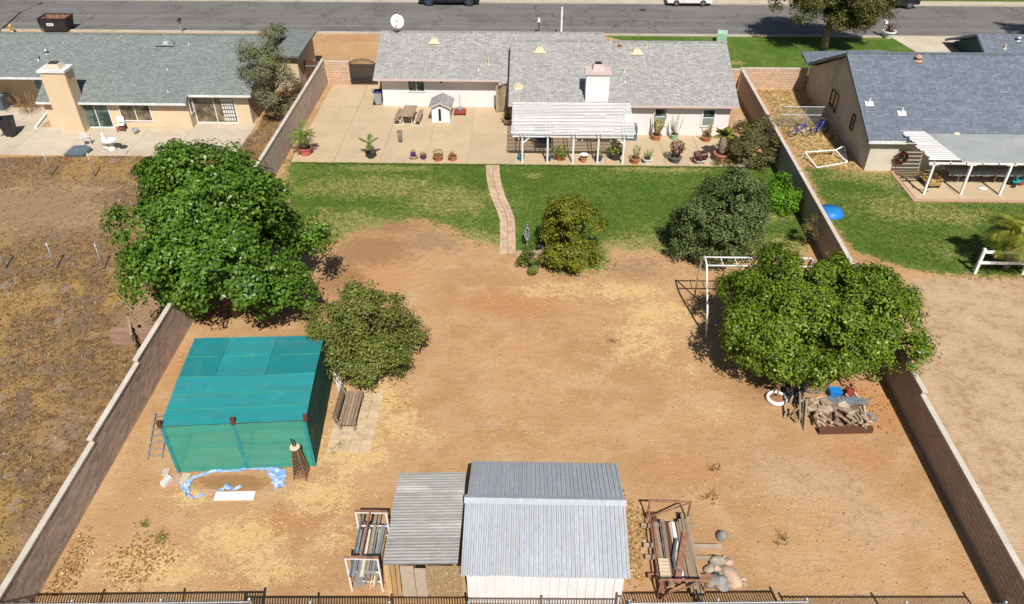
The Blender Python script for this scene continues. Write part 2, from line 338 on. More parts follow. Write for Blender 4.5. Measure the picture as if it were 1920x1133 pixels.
strip = many([[(484, 240), (545, 255), (600, 165), (560, 150), (520, 170)], [(0, 210), (50, 215), (95, 185), (60, 170), (0, 185)]], .6)
side = many([[(1428, 165), (1520, 170), (1560, 230), (1622, 322), (1515, 312), (1480, 262)]], .8)
grey = np.maximum(region([(-300, 335), (235, 325), (255, 470), (120, 455), (-300, 470)], 6.) * .9, ells([(815, 452, 3.0, 2.4, .62), (1205, 505, 3.4, 2.0, .58), (270, 590, 2, 2.5, .8), (120, 800, 1.6, 3, .6), (60, 1000, 1.5, 3, .6), (1300, 470, 2, 1.2, .8)]))
straw = .8 * region([(1428, 165), (1520, 170), (1560, 230), (1622, 322), (1515, 312), (1480, 262)], .8) + ells([(1205, 640, 2.6, 2.6, .7), (1240, 590, 3, 1.8, .8), (1060, 545, 3.5, 1.2, .75), (1180, 545, 3, 1.3, .8), (700, 745, 2.0, 1.6, .95), (660, 840, 2.2, 1.9, .9), (760, 800, 1.6, 1.6, .7), (610, 930, 2, 1.4, .8), (640, 1010, 1.4, 1.2, .6), (450, 1010, 2.4, 1.5, .85),
              (300, 1060, 3, 1.3, .8), (500, 1070, 2, .9, .8), (1420, 570, 1.6, 2, .7), (1300, 700, 1.6, 1.4, .55), (1350, 780, 1.3, 1, .5), (560, 860, 1, .8, .8), (360, 930, 1.2, 1, .7), (1100, 700, 2, 1.4, .35), (960, 800, 2.5, 1.2, .35), (1460, 930, 3, 1.6, .35), (840, 600, 2, 1.5, .3), (1000, 490, 2.4, .8, .7)])
pale = np.maximum(region([(1705, 522), (1760, 520), (2300, 530), (2300, 1300), (1935, 1180), (1720, 720)], 1.2), ells([(925, 795, 1., .6, .6), (1520, 900, 5, 2.6, .6), (1380, 850, 4, 1.6, .45), (1650, 980, 3, 2, .6), (1430, 250, .9, 2.6, .8), (1392, 232, .8, 2.5, .9), (900, 700, 3, 2, .35)]))
orange = ells([(960, 570, 5, 1.8, .7), (700, 520, 4, 3, .6), (1620, 760, 2.4, 2.2, .9), (1600, 860, 2, 1.2, .8), (1000, 660, 4, 2, .5), (460, 690, 5, 1.5, .9), (1280, 880, 3, 1.3, .6), (850, 900, 3, 2, .5), (540, 975, 3, .8, .6), (430, 905, 1.9, .45, 1.)])
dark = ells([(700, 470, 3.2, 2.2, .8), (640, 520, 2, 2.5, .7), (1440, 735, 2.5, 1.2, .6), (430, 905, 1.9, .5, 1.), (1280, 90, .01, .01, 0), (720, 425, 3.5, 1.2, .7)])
weed = np.maximum(np.maximum(field * (1 - .75 * grey), strip), side * .22); weed *= np.clip(1 - lawn, 0, 1)
nv = len(PX); V = np.stack([PX, PY, np.zeros(nv)], 1); W_, H_ = len(gx), len(gy)
idx = np.arange(nv).reshape(H_, W_); Q = np.stack([idx[:-1, :-1], idx[:-1, 1:], idx[1:, 1:], idx[1:, :-1]], -1).reshape(-1, 4)
gm = npmesh('ground', V, Q)
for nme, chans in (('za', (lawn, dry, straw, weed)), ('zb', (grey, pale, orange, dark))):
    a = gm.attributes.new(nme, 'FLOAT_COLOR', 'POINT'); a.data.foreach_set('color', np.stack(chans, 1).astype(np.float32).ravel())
m, t, b = nodes_of('ground')
tc = N(t, 'ShaderNodeTexCoord'); v = tc.outputs['Object']
za = N(t, 'ShaderNodeAttribute', attribute_name='za'); zb = N(t, 'ShaderNodeAttribute', attribute_name='zb')
sa = N(t, 'ShaderNodeSeparateColor'); L(t, za.outputs['Color'], sa.inputs[0]); sb = N(t, 'ShaderNodeSeparateColor'); L(t, zb.outputs['Color'], sb.inputs[0])
n0 = noise(t, v, .22, 5, .6); n1 = noise(t, v, .8, 5, .62); n2 = noise(t, v, 3.2, 5, .65); n3 = noise(t, v, 13, 4, .65); n4 = noise(t, v, 42, 2, .6)
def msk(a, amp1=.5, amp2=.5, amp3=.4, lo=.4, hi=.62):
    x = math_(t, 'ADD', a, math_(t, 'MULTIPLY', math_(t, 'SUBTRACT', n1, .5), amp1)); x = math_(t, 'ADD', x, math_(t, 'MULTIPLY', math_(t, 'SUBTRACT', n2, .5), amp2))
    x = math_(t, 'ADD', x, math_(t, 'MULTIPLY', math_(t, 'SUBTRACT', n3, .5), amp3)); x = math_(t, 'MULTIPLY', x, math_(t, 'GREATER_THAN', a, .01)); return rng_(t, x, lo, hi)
c = mixc(t, rng_(t, n0, .38, .62), (.47, .29, .150), (.40, .235, .115))
c = mixc(t, math_(t, 'MULTIPLY', rng_(t, n1, .45, .66), .65), c, (.50, .34, .20))
c = mixc(t, math_(t, 'MULTIPLY', rng_(t, n2, .5, .7), .5), c, (.34, .20, .10)); c = mixc(t, math_(t, 'MULTIPLY', rng_(t, noise(t, v, .5, 6, .75), .52, .64), .55), c, (.37, .205, .09))
c = mixc(t, math_(t, 'MULTIPLY', msk(sb.outputs[2], .5, .4, .2, .3, .8), .6), c, (.44, .195, .075))
c = mixc(t, math_(t, 'MULTIPLY', msk(sb.outputs[1], .5, .4, .2, .3, .8), .8), c, mixc(t, rng_(t, n2, .35, .62), (.45, .335, .225), mixc(t, rng_(t, n1, .42, .6), (.52, .395, .27), (.34, .23, .14))))
c = mixc(t, math_(t, 'MULTIPLY', msk(sa.outputs[2], .9, 1.3, 1.7, .5, .8), .75), c, (.62, .45, .21))
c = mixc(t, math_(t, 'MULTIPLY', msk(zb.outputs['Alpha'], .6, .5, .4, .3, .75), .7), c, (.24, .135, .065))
fc = mixc(t, rng_(t, n2, .38, .6), (.115, .066, .033), (.29, .175, .07)); fc = mixc(t, rng_(t, n1, .48, .6), fc, (.17, .115, .075)); fc = mixc(t, math_(t, 'MULTIPLY', rng_(t, n0, .52, .6), .7), fc, (.38, .235, .08)); fc = mixc(t, math_(t, 'MULTIPLY', rng_(t, n3, .52, .7), .7), fc, (.40, .28, .15)); fc = mixc(t, math_(t, 'MULTIPLY', rng_(t, n1, .34, .44, 1., 0.), .8), fc, (.27, .215, .175))
c = mixc(t, msk(za.outputs['Alpha'], .5, .7, .5, .32, .55), c, fc)
gc = mixc(t, rng_(t, n3, .35, .65), (.19, .13, .085), (.30, .215, .15)); gc = mixc(t, rng_(t, n1, .4, .6), gc, (.25, .165, .105)); gc = mixc(t, rng_(t, n2, .58, .7), gc, (.37, .235, .125))
c = mixc(t, math_(t, 'MULTIPLY', msk(sb.outputs[0], .8, .9, .8, .3, .85), .85), c, gc)
lc = mixc(t, rng_(t, n2, .35, .65), (.056, .122, .014), (.10, .172, .026)); lc = mixc(t, math_(t, 'MULTIPLY', rng_(t, n1, .42, .64), .7), lc, (.155, .195, .048)); lc = mixc(t, math_(t, 'MULTIPLY', rng_(t, n0, .45, .6), .6), lc, (.045, .115, .010)); lc = mixc(t, math_(t, 'MULTIPLY', rng_(t, n3, .45, .7), .5), lc, (.035, .085, .010))
lc = mixc(t, math_(t, 'MULTIPLY', msk(sa.outputs[1], .7, .9, .8, .32, .9), .68), lc, mixc(t, rng_(t, n2, .4, .66), (.28, .27, .075), (.42, .33, .15)))
c = mixc(t, msk(sa.outputs[0], .8, .75, .7, .42, .62), c, lc)
c = mixc(t, math_(t, 'MULTIPLY', rng_(t, n4, .45, .75), .28), c, (.17, .11, .05)); c = mixc(t, math_(t, 'MULTIPLY', rng_(t, n3, .55, .75), .22), c, (.70, .54, .32))
hs = N(t, 'ShaderNodeHueSaturation'); L(t, c, hs.inputs['Color']); L(t, math_(t, 'MULTIPLY_ADD', n4, .5, .75), hs.inputs['Value'])
L(t, hs.outputs[0], b.inputs['Base Color']); b.inputs['Roughness'].default_value = .97; b.inputs['Specular IOR Level'].default_value = .1
bump(t, b, math_(t, 'ADD', n3, math_(t, 'MULTIPLY', n2, 1.5)), .7, .05)
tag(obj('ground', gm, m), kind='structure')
def sample(n, poly=None, seed=0, box=None, fieldv=None, k=1.):
    """random ground points, denser where a field is high"""
    g = np.random.default_rng(seed); x0, x1, y0, y1 = box; x = g.uniform(x0, x1, n); y = g.uniform(y0, y1, n)
    i = np.clip(np.searchsorted(gy, y), 0, H_ - 1); j = np.clip(np.searchsorted(gx, x), 0, W_ - 1)
    f = fieldv.reshape(H_, W_)[i, j] * k; ok = g.uniform(0, 1, n) < f; return np.stack([x[ok], y[ok]], 1)
def tufts(name, xy, h, wd, mat, seed, blades=4, lean=.5):
    g = np.random.default_rng(seed); n = len(xy) * blades; P = np.repeat(np.c_[xy, np.zeros(len(xy))], blades, 0); P[:, :2] += g.normal(0, wd, (n, 2)); a = g.uniform(0, 2 * np.pi, n)
    hh = h * g.uniform(.4, 1.3, n); d = np.c_[np.cos(a), np.sin(a), np.zeros(n)]; top = P + d * (hh * g.uniform(0, lean * 2, n))[:, None]; top[:, 2] = hh; sd = np.c_[-d[:, 1], d[:, 0], np.zeros(n)] * (wd * .55)
    V = np.stack([P - sd, P + sd, top], 1).reshape(-1, 3); V[:, 2] -= .005
    return npmesh(name, V, np.arange(3 * n).reshape(n, 3), np.repeat(g.uniform(0, 1, n), 3))
tag(obj('lawn_grass', tufts('lawn_grass', sample(60000, seed=1, box=(-16, 30, 31, 45.5), fieldv=np.clip(lawn * 1.6 - .55, 0, 1)), .06, .05, LF_lawn, 2, 3), LF_lawn), 'short mown green grass on the back lawns', 'grass', kind='stuff')
eg = np.random.default_rng(77); ex = eg.uniform(-15, 13.8, 3000); tag(obj('lawn_edge_grass', tufts('lawn_edge_grass', np.c_[ex, 44.17 + eg.normal(0, .05, len(ex)) + .05 * np.sin(ex * 2.1) + np.abs(.06 * np.sin(ex * 5.7))], .055, .045, LF_lawn, 78, 4, .8), LF_lawn), 'ragged longer grass along the front edge of the patio', 'grass', kind='stuff')
tag(obj('dry_weeds', tufts('dry_weeds', sample(60000, seed=3, box=(-40, -15.9, 12, 62), fieldv=np.clip(weed * .8 - .15, 0, 1)), .10, .035, LF_weed, 4, 4, .9), LF_weed), 'tangled brown dry weeds over the vacant field', 'weeds', kind='stuff')
tag(obj('side_yard_weeds', tufts('side_yard_weeds', sample(3500, seed=5, box=(15.7, 20.7, 43, 57), fieldv=side), .12, .04, LF_side, 6, 4, .9), LF_side), 'straw coloured weeds in the side yard behind the bicycles', 'weeds', kind='stuff')
tag(obj('straw_litter', tufts('straw_litter', sample(26000, seed=8, box=(-15.3, 15, 13, 34), fieldv=np.clip(straw * .8, 0, 1)), .025, .06, LF_straw, 9, 3, 3.), LF_straw), 'pale dry straw trodden into the dirt yard', 'straw', kind='stuff')
lf = [sample(5000, seed=20 + i, box=bx, fieldv=ells(e)) for i, (bx, e) in enumerate([((-14, -10, 13.5, 18), [(275, 1045, 1., 1.0, .5)]), ((-15.4, -14, 13.8, 17), [(130, 1075, .5, 1.6, .25)]), ((3.3, 5, 14, 18.5), [(1188, 1010, .35, 1.8, .5), (1200, 980, .5, .8, .4)]),
      ((-8, -4, 20.5, 26), [(700, 735, 1.7, 1.2, .12)]), ((-1, 10, 29, 34), [(1100, 510, 2.5, 1.5, .06), (1200, 470, 3, 2, .06)]), ((9, 15, 20, 25), [(1610, 760, 1.6, 1.3, .2)])])]
lf = np.concatenate(lf); g_ = np.random.default_rng(5)
tag(obj('fallen_leaves', leaf_mesh('fallen_leaves', np.c_[lf, g_.uniform(.015, .06, len(lf))], np.c_[g_.normal(0, .4, (len(lf), 2)), np.ones(len(lf))], .12, 3), LF_dry), 'dry fallen leaves scattered on the bare dirt', 'leaves', kind='stuff')

bg_ = np.random.default_rng(91); bits = np.c_[bg_.uniform(-15.4, 15, 3200), bg_.uniform(13.5, 33, 3200)]; q_ = MB()
for x, y in bits[:900]: r_ = bg_.uniform(.015, .05); q_.ball((x, y, r_ * .3), (r_, r_ * bg_.uniform(.6, 1), r_ * .7), 5, 3, .2, int(x * 99))
tag(q_.build('pebbles', M_rock), 'small pebbles and clods scattered over the bare dirt', 'pebbles', kind='stuff')
tag(obj('dry_bits', leaf_mesh('dry_bits', np.c_[bits[900:], bg_.uniform(.012, .03, 2300)], np.c_[bg_.normal(0, .3, (2300, 2)), np.ones(2300)], .07, 92), LF_dry), 'thin scatter of dry leaf bits over the dirt yard', 'leaves', kind='stuff')
for i, (u, v_) in enumerate(((1340, 880), (1332, 933), (1462, 1012), (1148, 640), (640, 835), (270, 985), (302, 1010))):
    k_ = tufts('weed_tuft', np.c_[G(u, v_).x + bg_.normal(0, .15, 14), G(u, v_).y + bg_.normal(0, .12, 14)], .11, .022, LF_weed, 300 + i, 5, 1.2); tag(obj('weed_tuft', k_, LF_weed if i < 4 else LF_small), ('dark dry weed tuft on the dirt behind the lumber rack', 'thin dry weed tuft just above the lumber rack', 'flat dry weed tuft right of the lumber rack', 'lone weed tuft in the middle of the dirt yard', 'green weed tuft at the corner of the tiles', 'small green weed tuft above the leaf pile', 'green weed tuft beside the leaf pile')[i], 'weed')

# ---------------------------------------------------------------- road, kerbs, drives
def sheet(name, pts, z, mat, th=None):
    mb = MB(); mb.prism([(p[0], p[1], z - (th or .3)) for p in pts], (0, 0, th or .3)); return tag(mb.build(name, mat), kind='structure')
YR0, YR1 = 69.75, 79.1
m, t, b = nodes_of('asphalt'); tc = N(t, 'ShaderNodeTexCoord'); v = tc.outputs['Object']
mp = N(t, 'ShaderNodeMapping'); mp.inputs['Scale'].default_value = (.05, 1, 1); L(t, v, mp.inputs[0])
c = mixc(t, rng_(t, noise(t, mp.outputs[0], .9, 4), .3, .7), (.155, .148, .14), (.125, .12, .115)); c = mixc(t, math_(t, 'MULTIPLY', rng_(t, noise(t, v, .25, 5, .65), .5, .62), .8), c, (.10, .096, .093)); c = mixc(t, math_(t, 'MULTIPLY', rng_(t, noise(t, mp.outputs[0], 2.6, 5, .7), .52, .66), .5), c, (.19, .18, .168))
vo = N(t, 'ShaderNodeTexVoronoi', feature='DISTANCE_TO_EDGE'); vo.inputs['Scale'].default_value = .17
wv = N(t, 'ShaderNodeVectorMath', operation='ADD'); nn = N(t, 'ShaderNodeTexNoise'); nn.inputs['Scale'].default_value = .7; L(t, v, nn.inputs['Vector']); sc = N(t, 'ShaderNodeVectorMath', operation='SCALE'); sc.inputs['Scale'].default_value = 2.2; L(t, nn.outputs['Color'], sc.inputs[0]); L(t, v, wv.inputs[0]); L(t, sc.outputs[0], wv.inputs[1]); L(t, wv.outputs[0], vo.inputs['Vector'])
c = mixc(t, rng_(t, vo.outputs[0], .004, .012, .8, 0.), c, (.06, .057, .055)); c = mixc(t, math_(t, 'MULTIPLY', rng_(t, noise(t, v, 40, 2), .4, .7), .3), c, (.20, .195, .185))
sy_ = N(t, 'ShaderNodeSeparateXYZ'); L(t, v, sy_.inputs[0])
for y0, k in ((71.6, .35), (74.2, .2)):
    d = math_(t, 'ABSOLUTE', math_(t, 'SUBTRACT', sy_.outputs[1], y0)); c = mixc(t, rng_(t, d, .03, .25, k, 0.), c, (.24, .23, .215))
L(t, c, b.inputs['Base Color']); b.inputs['Roughness'].default_value = .9; bump(t, b, noise(t, v, 60, 2), .3, .01); MATS['asphalt'] = m
sheet('road', [(-400, YR0), (400, YR0), (400, YR1), (-400, YR1)], .004, m)
sheet('kerb_near', [(-400, YR0 - .32), (400, YR0 - .32), (400, YR0 - .002), (-400, YR0 - .002)], .11, M_concg)
sheet('kerb_far', [(-400, YR1 + .002), (400, YR1 + .002), (400, YR1 + .35), (-400, YR1 + .35)], .11, M_concg)
sheet('far_pavement', [(-400, YR1 + .36), (400, YR1 + .36), (400, YR1 + 1.3), (-400, YR1 + 1.3)], .1, M_concl)
sheet('driveway', [G(1672, 71)[:2], G(1785, 72)[:2], (44, 69.4), (40, 58), (33.5, 57), G(1728, 104)[:2], G(1700, 88)[:2]], .03, M_concl)
sheet('far_drive', [(-15, YR1 + 1.31), (14, YR1 + 1.31), (14, 96), (-15, 96)], .05, M_concl)
# patios: every slab its own piece
def slabs(name, label, xs, ys, mat, z=.04, skip=None):
    p = tag(bpy.data.objects.new(name, None), kind='structure'); COL.objects.link(p); p.location = (xs[0], ys[0], 0)
    for i in range(len(xs) - 1):
        for j in range(len(ys) - 1):
            if skip and skip((xs[i] + xs[i + 1]) / 2, (ys[j] + ys[j + 1]) / 2): continue
            MB().box(xs[i] + .009, xs[i + 1] - .009, ys[j] + .009, ys[j + 1] - .009, -.1, z + rnd.uniform(-.003, .003)).build('slab', mat, p, True)
    return p
px_ = [-15.1, G(626, 303).x, G(712, 305).x, G(797, 305).x, G(876, 306).x, -.9, 1.9, 4.9, G(1249, 310).x, G(1315, 300).x, 13.9]
slabs('patio', 'patio', px_, [44.28, 48.75, 53.22, 57.2], M_conc, .04, lambda x, y: (x > -10.5 and y > 53.3) or (x > -1.2 and y > 49))
slabs('neighbour_patio', 'neighbour patio', [-39, -35.6, -33.6, -30.1, -26, -23.07, -18.9], [44.9, 47.2, 49.05, 50.0, 52.4], M_concl, .05, lambda x, y: (y > 49 and -33.6 < x < -23.07) or (y > 50 and x > -33.6))
slabs('far_patio', 'right patio', [22.75, 25.3, 27.7, 31, 35], [40.4, 42.6, 46], M_conc, .05)
pv = tag(MB().box(22.5, 22.72, 40.2, 45.5, -.1, .055).box(22.5, 36, 40.15, 40.38, -.1, .056).build('patio_edging', M_pinkpav), kind='structure')
# paver path across the lawn: two columns of pavers along a bent line
path = tag(bpy.data.objects.new('garden_path', None), kind='structure'); COL.objects.link(path); path.location = G(950, 470)
cl_ = [G(*p) for p in ((924, 309), (924, 325), (927, 345), (934, 370), (944, 392), (951, 412), (952, 435), (952, 475))]
def along(pl, s):
    for a, b_ in zip(pl, pl[1:]):
        l = (b_ - a).length
        if s <= l: return a + (b_ - a) * (s / l), (b_ - a).normalized()
        s -= l
    return pl[-1], (pl[-1] - pl[-2]).normalized()
tot = sum((b_ - a).length for a, b_ in zip(cl_, cl_[1:])); s_ = .1
while s_ < tot:
    d_ = rnd.choice((.24, .3, .36)); p, d = along(cl_, s_ + d_ / 2); nrm = Vector((-d.y, d.x, 0)); a = math.atan2(d.y, d.x)
    for k in (-1, 1):
        n_ = rnd.choice((1, 2)); wds = [.42] if n_ == 1 else rnd.choice(([.17, .25], [.25, .17], [.21, .21])); o_ = .008
        for w_ in wds:
            q = p + nrm * k * (o_ + w_ / 2); MB().box(-d_ / 2 + .006, d_ / 2 - .006, -w_ / 2 + .005, w_ / 2 - .005, -.06, .035 + rnd.uniform(-.006, .006), Matrix.Translation(q) @ Matrix.Rotation(a, 4, 'Z')).build('paver', M_paver, path, True); o_ += w_
    s_ += d_
# tile strip beside the shade house
tl = tag(bpy.data.objects.new('tile_strip', None), kind='structure'); COL.objects.link(tl); A, B = G(606, 850), G(672, 738); tl.location = A
for i in range(4):
    for j in range(11):
        x = -7.62 + i * .43; y = A.y + .05 + j * .31
        MB().box(x + .008, x + .422 - rnd.uniform(0, .01), y + .006, y + .302, -.06, .03 + rnd.uniform(-.008, .008)).build('tile', M_tile, tl, True)

# ---------------------------------------------------------------- block walls
def block_wall(name, label, a, b_, secs, mat, th=.16, solo=300, group=None, capm=None, near=None):
    """secs: list of (start, end, courses) in metres along a->b"""
    a, b_ = Vector(a), Vector(b_); d = (b_ - a).normalized(); ang = math.atan2(d.y, d.x); T = Matrix.Translation(a) @ Matrix.Rotation(ang, 4, 'Z')
    r = thing(name, label, 'wall', a, ang, group); core, rest, base = MB(), MB(), .2
    cells = []
    for s0, s1, nc in secs:
        core.box(s0 + .02, s1 - .02, -th / 2 + .012, th / 2 - .012, -.1, nc * base - .04)
        for c_ in range(nc):
            x = s0 - (.2 if c_ % 2 else 0)
            while x < s1 - .02:
                x0, x1 = max(x, s0), min(x + .4, s1)
                if x1 - x0 > .05: cells.append((x0, x1, c_ * base - .04))
                x += .4
    cells.sort(key=lambda q: ((T @ Vector(((q[0] + q[1]) / 2, 0, 1))) - _C).length); shared = {}
    for i, (x0, x1, z) in enumerate(cells):
        if i < solo:
            L_ = round(x1 - x0, 2)
            if L_ not in shared:
                q = MB().box(.009, L_ - .009, -th / 2, th / 2, .009, base - .009); me = bpy.data.meshes.new('block'); me.from_pydata(q.v, [], q.f); me.materials.append(mat); shared[L_] = me
            o = obj('block', shared[L_], mat, r); o.location = (x0, rnd.uniform(-.004, .004), z)
        else: e = rnd.uniform(-.003, .003); rest.box(x0 + .009, x1 - .009, -th / 2 + e, th / 2 + e, z + .009, z + base - .009)
    if rest.v: tag(rest.build('block_courses', mat, r), kind='stuff')
    core.build('mortar_core', M_mortar, r)
    for s0, s1, nc in secs:
        x = s0 - .03; z = nc * base - .04
        while x < s1 + .03:
            x1 = min(x + 2.4, s1 + .03); MB().box(x, x1 - .006, -th / 2 - .025, th / 2 + .025, z + .001, z + .06).build('cap', capm or M_cap, r); x += 2.4
    return r
WL = -15.64
block_wall('block_wall', 'long tan block wall with stepped pale cap beside the vacant field', (WL, 12.3, 0), (WL, 57.3, 0), [(0, 6.6, 8), (6.6, 10.7, 9), (10.7, 45, 10)], M_block, solo=300)
block_wall('block_wall', 'long shaded block wall with pale cap beside the right neighbour lawn', (15.32, 12.3, 0), (15.75, 56.4, 0), [(0, 9.8, 8), (9.8, 28, 9), (28, 44.1, 9)], M_block, solo=40)
block_wall('block_wall', 'short sunlit block wall left of the arched iron gate', (-15.54, 57.45, 0), (-13.72, 57.45, 0), [(0, 1.82, 9)], M_blockp)
block_wall('block_wall', 'narrow block pier between the arched gate and the house', (-11.66, 57.45, 0), (-10.72, 57.45, 0), [(0, .94, 9)], M_blockp)
block_wall('block_wall', 'short block wall closing the gap right of the main house', (13.5, 56.5, 0), (15.62, 56.5, 0), [(0, 2.1, 9)], M_blockp)
block_wall('block_wall', 'sunlit block wall joining the right neighbour house at its front', (15.86, 57.3, 0), (20.9, 57.3, 0), [(0, 5.0, 8)], M_blockp)

# ---------------------------------------------------------------- windows, doors, roofs
def opening(parent, name, o, ax, w_, h_, nrm, fm, gm_, cols=2, fw_=.07, blind=None, mid=False):
    """framed glazing: lower-left corner o, width axis ax, outward normal nrm; each pane a sub-part"""
    o, ax, nrm, up = Vector(o), Vector(ax), Vector(nrm), Vector((0, 0, 1)); T = Matrix((ax, up, nrm)).transposed().to_4x4(); T.translation = o; f = MB()
    f.box(0, w_, 0, fw_, .002, .06, T).box(0, w_, h_ - fw_, h_, .002, .06, T).box(0, fw_, fw_, h_ - fw_, .002, .06, T).box(w_ - fw_, w_, fw_, h_ - fw_, .002, .06, T)
    cells = []
    if mid:
        f.box(fw_, w_ - fw_, h_ / 2 - .03, h_ / 2 + .03, .002, .055, T); cells = [(fw_, w_ - fw_, fw_, h_ / 2 - .03, blind or gm_), (fw_, w_ - fw_, h_ / 2 + .03, h_ - fw_, gm_)]
    else:
        cw = (w_ - 2 * fw_) / cols
        for i in range(cols):
            if i: f.box(fw_ + cw * i - .025, fw_ + cw * i + .025, fw_, h_ - fw_, .002, .055, T)
            cells.append((fw_ + cw * i + (.025 if i else 0), fw_ + cw * (i + 1) - (.025 if i < cols - 1 else 0), fw_, h_ - fw_, gm_))
    fr = f.build(name, fm, parent, True)
    for a, b_, c_, d, g in cells: MB().box(a, b_, c_, d, .003, .02, T).build('pane', g, fr, True)
    return fr
def wall_open(parent, name, u0, v0, u1, v1, y, fm, gm_, **k):
    a, b_ = YP(u0, v1, y), YP(u1, v1, y); top = YP(u0, v0, y); return opening(parent, name, (a.x, y, a.z), (1, 0, 0), b_.x - a.x, top.z - a.z, (0, -1, 0), fm, gm_, **k)
def roof_piece(name, pts, mat, parent, th=.12): return MB().prism([Vector(p) - Vector((0, 0, th)) for p in pts], (0, 0, th)).build(name, mat, parent, True)
def gable_body(parent, x0, x1, y0, y1, ze, yr, zr, mat, name='wall', zfar=None): return MB().prism([(x0, y0, -.1), (x0, y1, -.1), (x0, y1, zfar or ze), (x0, yr, zr), (x0, y0, ze)], (x1 - x0, 0, 0)).build(name, mat, parent, True)
def roof_vent(parent, p, s, mat):      # low dormer-shaped vent on a slope
    x, y, z = p; vs = [(x - .38, y - .3, z - .06), (x + .38, y - .3, z - .06), (x + .2, y + .35, z + .2), (x - .2, y + .35, z + .2), (x - .22, y - .12, z + .22), (x + .22, y - .12, z + .22)]
    return MB().add(vs, [(0, 1, 5, 4), (1, 2, 5), (0, 4, 3), (4, 5, 2, 3), (0, 3, 2, 1)]).box(x - .45, x + .45, y - .36, y + .3, z - .08, z - .03).build('roof_vent', mat, parent, True)
def pipe_vent(parent, p, h=.35, r=.045, mat=None, cone=True, name='vent_pipe'):
    m_ = MB().tube([(p[0], p[1], p[2] - .15), (p[0], p[1], p[2] + h)], r, 8)
    if cone: m_.lathe([(r * 2.6, -.06), (r * 1.1, .1)], p, 8)
    return m_.build(name, mat or M_galv, parent, True)
def cap_vent(parent, p, mat, r=.2):
    return MB().lathe([(r * .6, -.2), (r * .6, .12), (r, .12), (r * .95, .2), (r * .5, .3), (.02, .33)], p, 12).lathe([(r * 1.5, -.1), (r * .7, .02)], p, 12).build('turbine_vent', mat, parent, True, True)

# ---- main house
MH = thing('main_house', 'low white stucco house with pale grey shingle roof behind the patio', 'house', (1.5, 53, 0))
SR, YE, ZE = .36, 48.35, 2.33; YRID = 54.35; ZRID = ZE + SR * (YRID - YE)
SL, YEL, ZEL = .36, 52.5, 2.38; YRL = RP(717, 59, YEL, ZEL, SL).y; ZRL = ZEL + SL * (YRL - YEL)
gable_body(MH, -1.0, 13.35, 48.85, 59.8, ZE + .05, YRID, ZRID - .14, M_stucco_w); gable_body(MH, -10.55, 5.0, 53.25, 62.2, ZEL + .13, YRL, ZRL - .14, M_stucco_w, zfar=ZEL)
ra = roof_piece('roof', [(-1.36, YE, ZE), (13.75, YE, ZE), (13.72, YRID, ZRID), (-1.36, YRID, ZRID)], M_roofc, MH)
roof_piece('roof', [(-1.36, YRID, ZRID), (13.72, YRID, ZRID), (13.72, 60.3, ZE + .01), (-1.36, 60.3, ZE + .01)], M_roofc, MH)
rb = roof_piece('roof', [(-10.98, YEL, ZEL), (-2.15, YEL, ZEL), (-1.37, YEL + .9, ZEL + .32), (-1.37, YRID + .02, ZEL + SL * (YRID + .02 - YEL)), (5.45, YRID + .02, ZEL + SL * (YRID + .02 - YEL)), (5.45, YRL, ZRL), (-10.98, YRL, ZRL)], M_roofc, MH)
roof_piece('roof', [(-10.98, YRL, ZRL), (5.45, YRL, ZRL), (5.45, 62.7, ZEL), (-10.98, 62.7, ZEL)], M_roofc, MH)
roof_piece('porch_roof', [RP(934.5, 160, YEL, ZEL, SL) + Vector((0, 0, .02)), RP(953.5, 153, YEL, ZEL, SL) + Vector((0, 0, .02)), RP(953.5, 136, YEL, ZEL, SL) + Vector((0, 0, .02)), RP(934.5, 150, YEL, ZEL, SL) + Vector((0, 0, .02))], M_roofc, MH, .1)
MB().box(-1.37, 13.76, YE - .03, YE - .002, ZE - .17, ZE - .01).build('fascia', M_pink, MH, True); MB().box(-10.99, -2.14, YEL - .03, YEL - .002, ZEL - .16, ZEL - .01).build('fascia', M_pink, MH, True)
MB().box(-1.36, 13.75, YE + .02, 48.84, ZE - .17, ZE - .13).build('soffit', M_stucco_w, MH, True); MB().box(-10.9, -2.2, YEL + .02, 53.24, ZEL - .17, ZEL - .13).build('soffit', M_stucco_w, MH, True)
MB().box(-1.37, 13.73, YRID - .12, YRID + .12, ZRID - .03, ZRID + .035).build('ridge_cap', M_roofc, MH, True); MB().box(-10.99, 5.46, YRL - .12, YRL + .12, ZRL - .03, ZRL + .035).build('ridge_cap', M_roofc, MH, True)
wall_open(MH, 'window', 765, 150, 798, 172, 53.25, M_white, M_glass, cols=2)
wall_open(MH, 'window', 1222, 201, 1249, 236, 48.85, M_fasw, M_glass, mid=True, blind=M_blind, fw_=.12); wall_open(MH, 'window', 1312, 203, 1339, 238, 48.85, M_fasw, M_glass, mid=True, blind=M_blind, fw_=.12)
# chimney
p0, p1 = RP(1097, 190, YE, ZE, SR), RP(1140, 190, YE, ZE, SR); cx0, cx1, cyy = p0.x, p1.x, p0.y - .05
ch = MB().box(cx0, cx1, cyy, cyy + 1.0, 1.5, 4.25).build('chimney', M_stucco_w, MH, True)
MB().box(cx0 - .1, cx1 + .1, cyy - .1, cyy + 1.1, 4.252, 4.42).build('chimney_cap', M_pink, ch, True)
xm = (cx0 + cx1) / 2; MB().add([(xm - .38, cyy + .2, 4.42), (xm + .38, cyy + .2, 4.42), (xm + .38, cyy + .85, 4.42), (xm - .38, cyy + .85, 4.42), (xm - .3, cyy + .3, 4.8), (xm + .3, cyy + .3, 4.8), (xm + .3, cyy + .8, 4.8), (xm - .3, cyy + .8, 4.8)], [(0, 1, 5, 4), (1, 2, 6, 5), (2, 3, 7, 6), (3, 0, 4, 7), (4, 5, 6, 7)]).build('flue_hood', M_pink, ch, True)
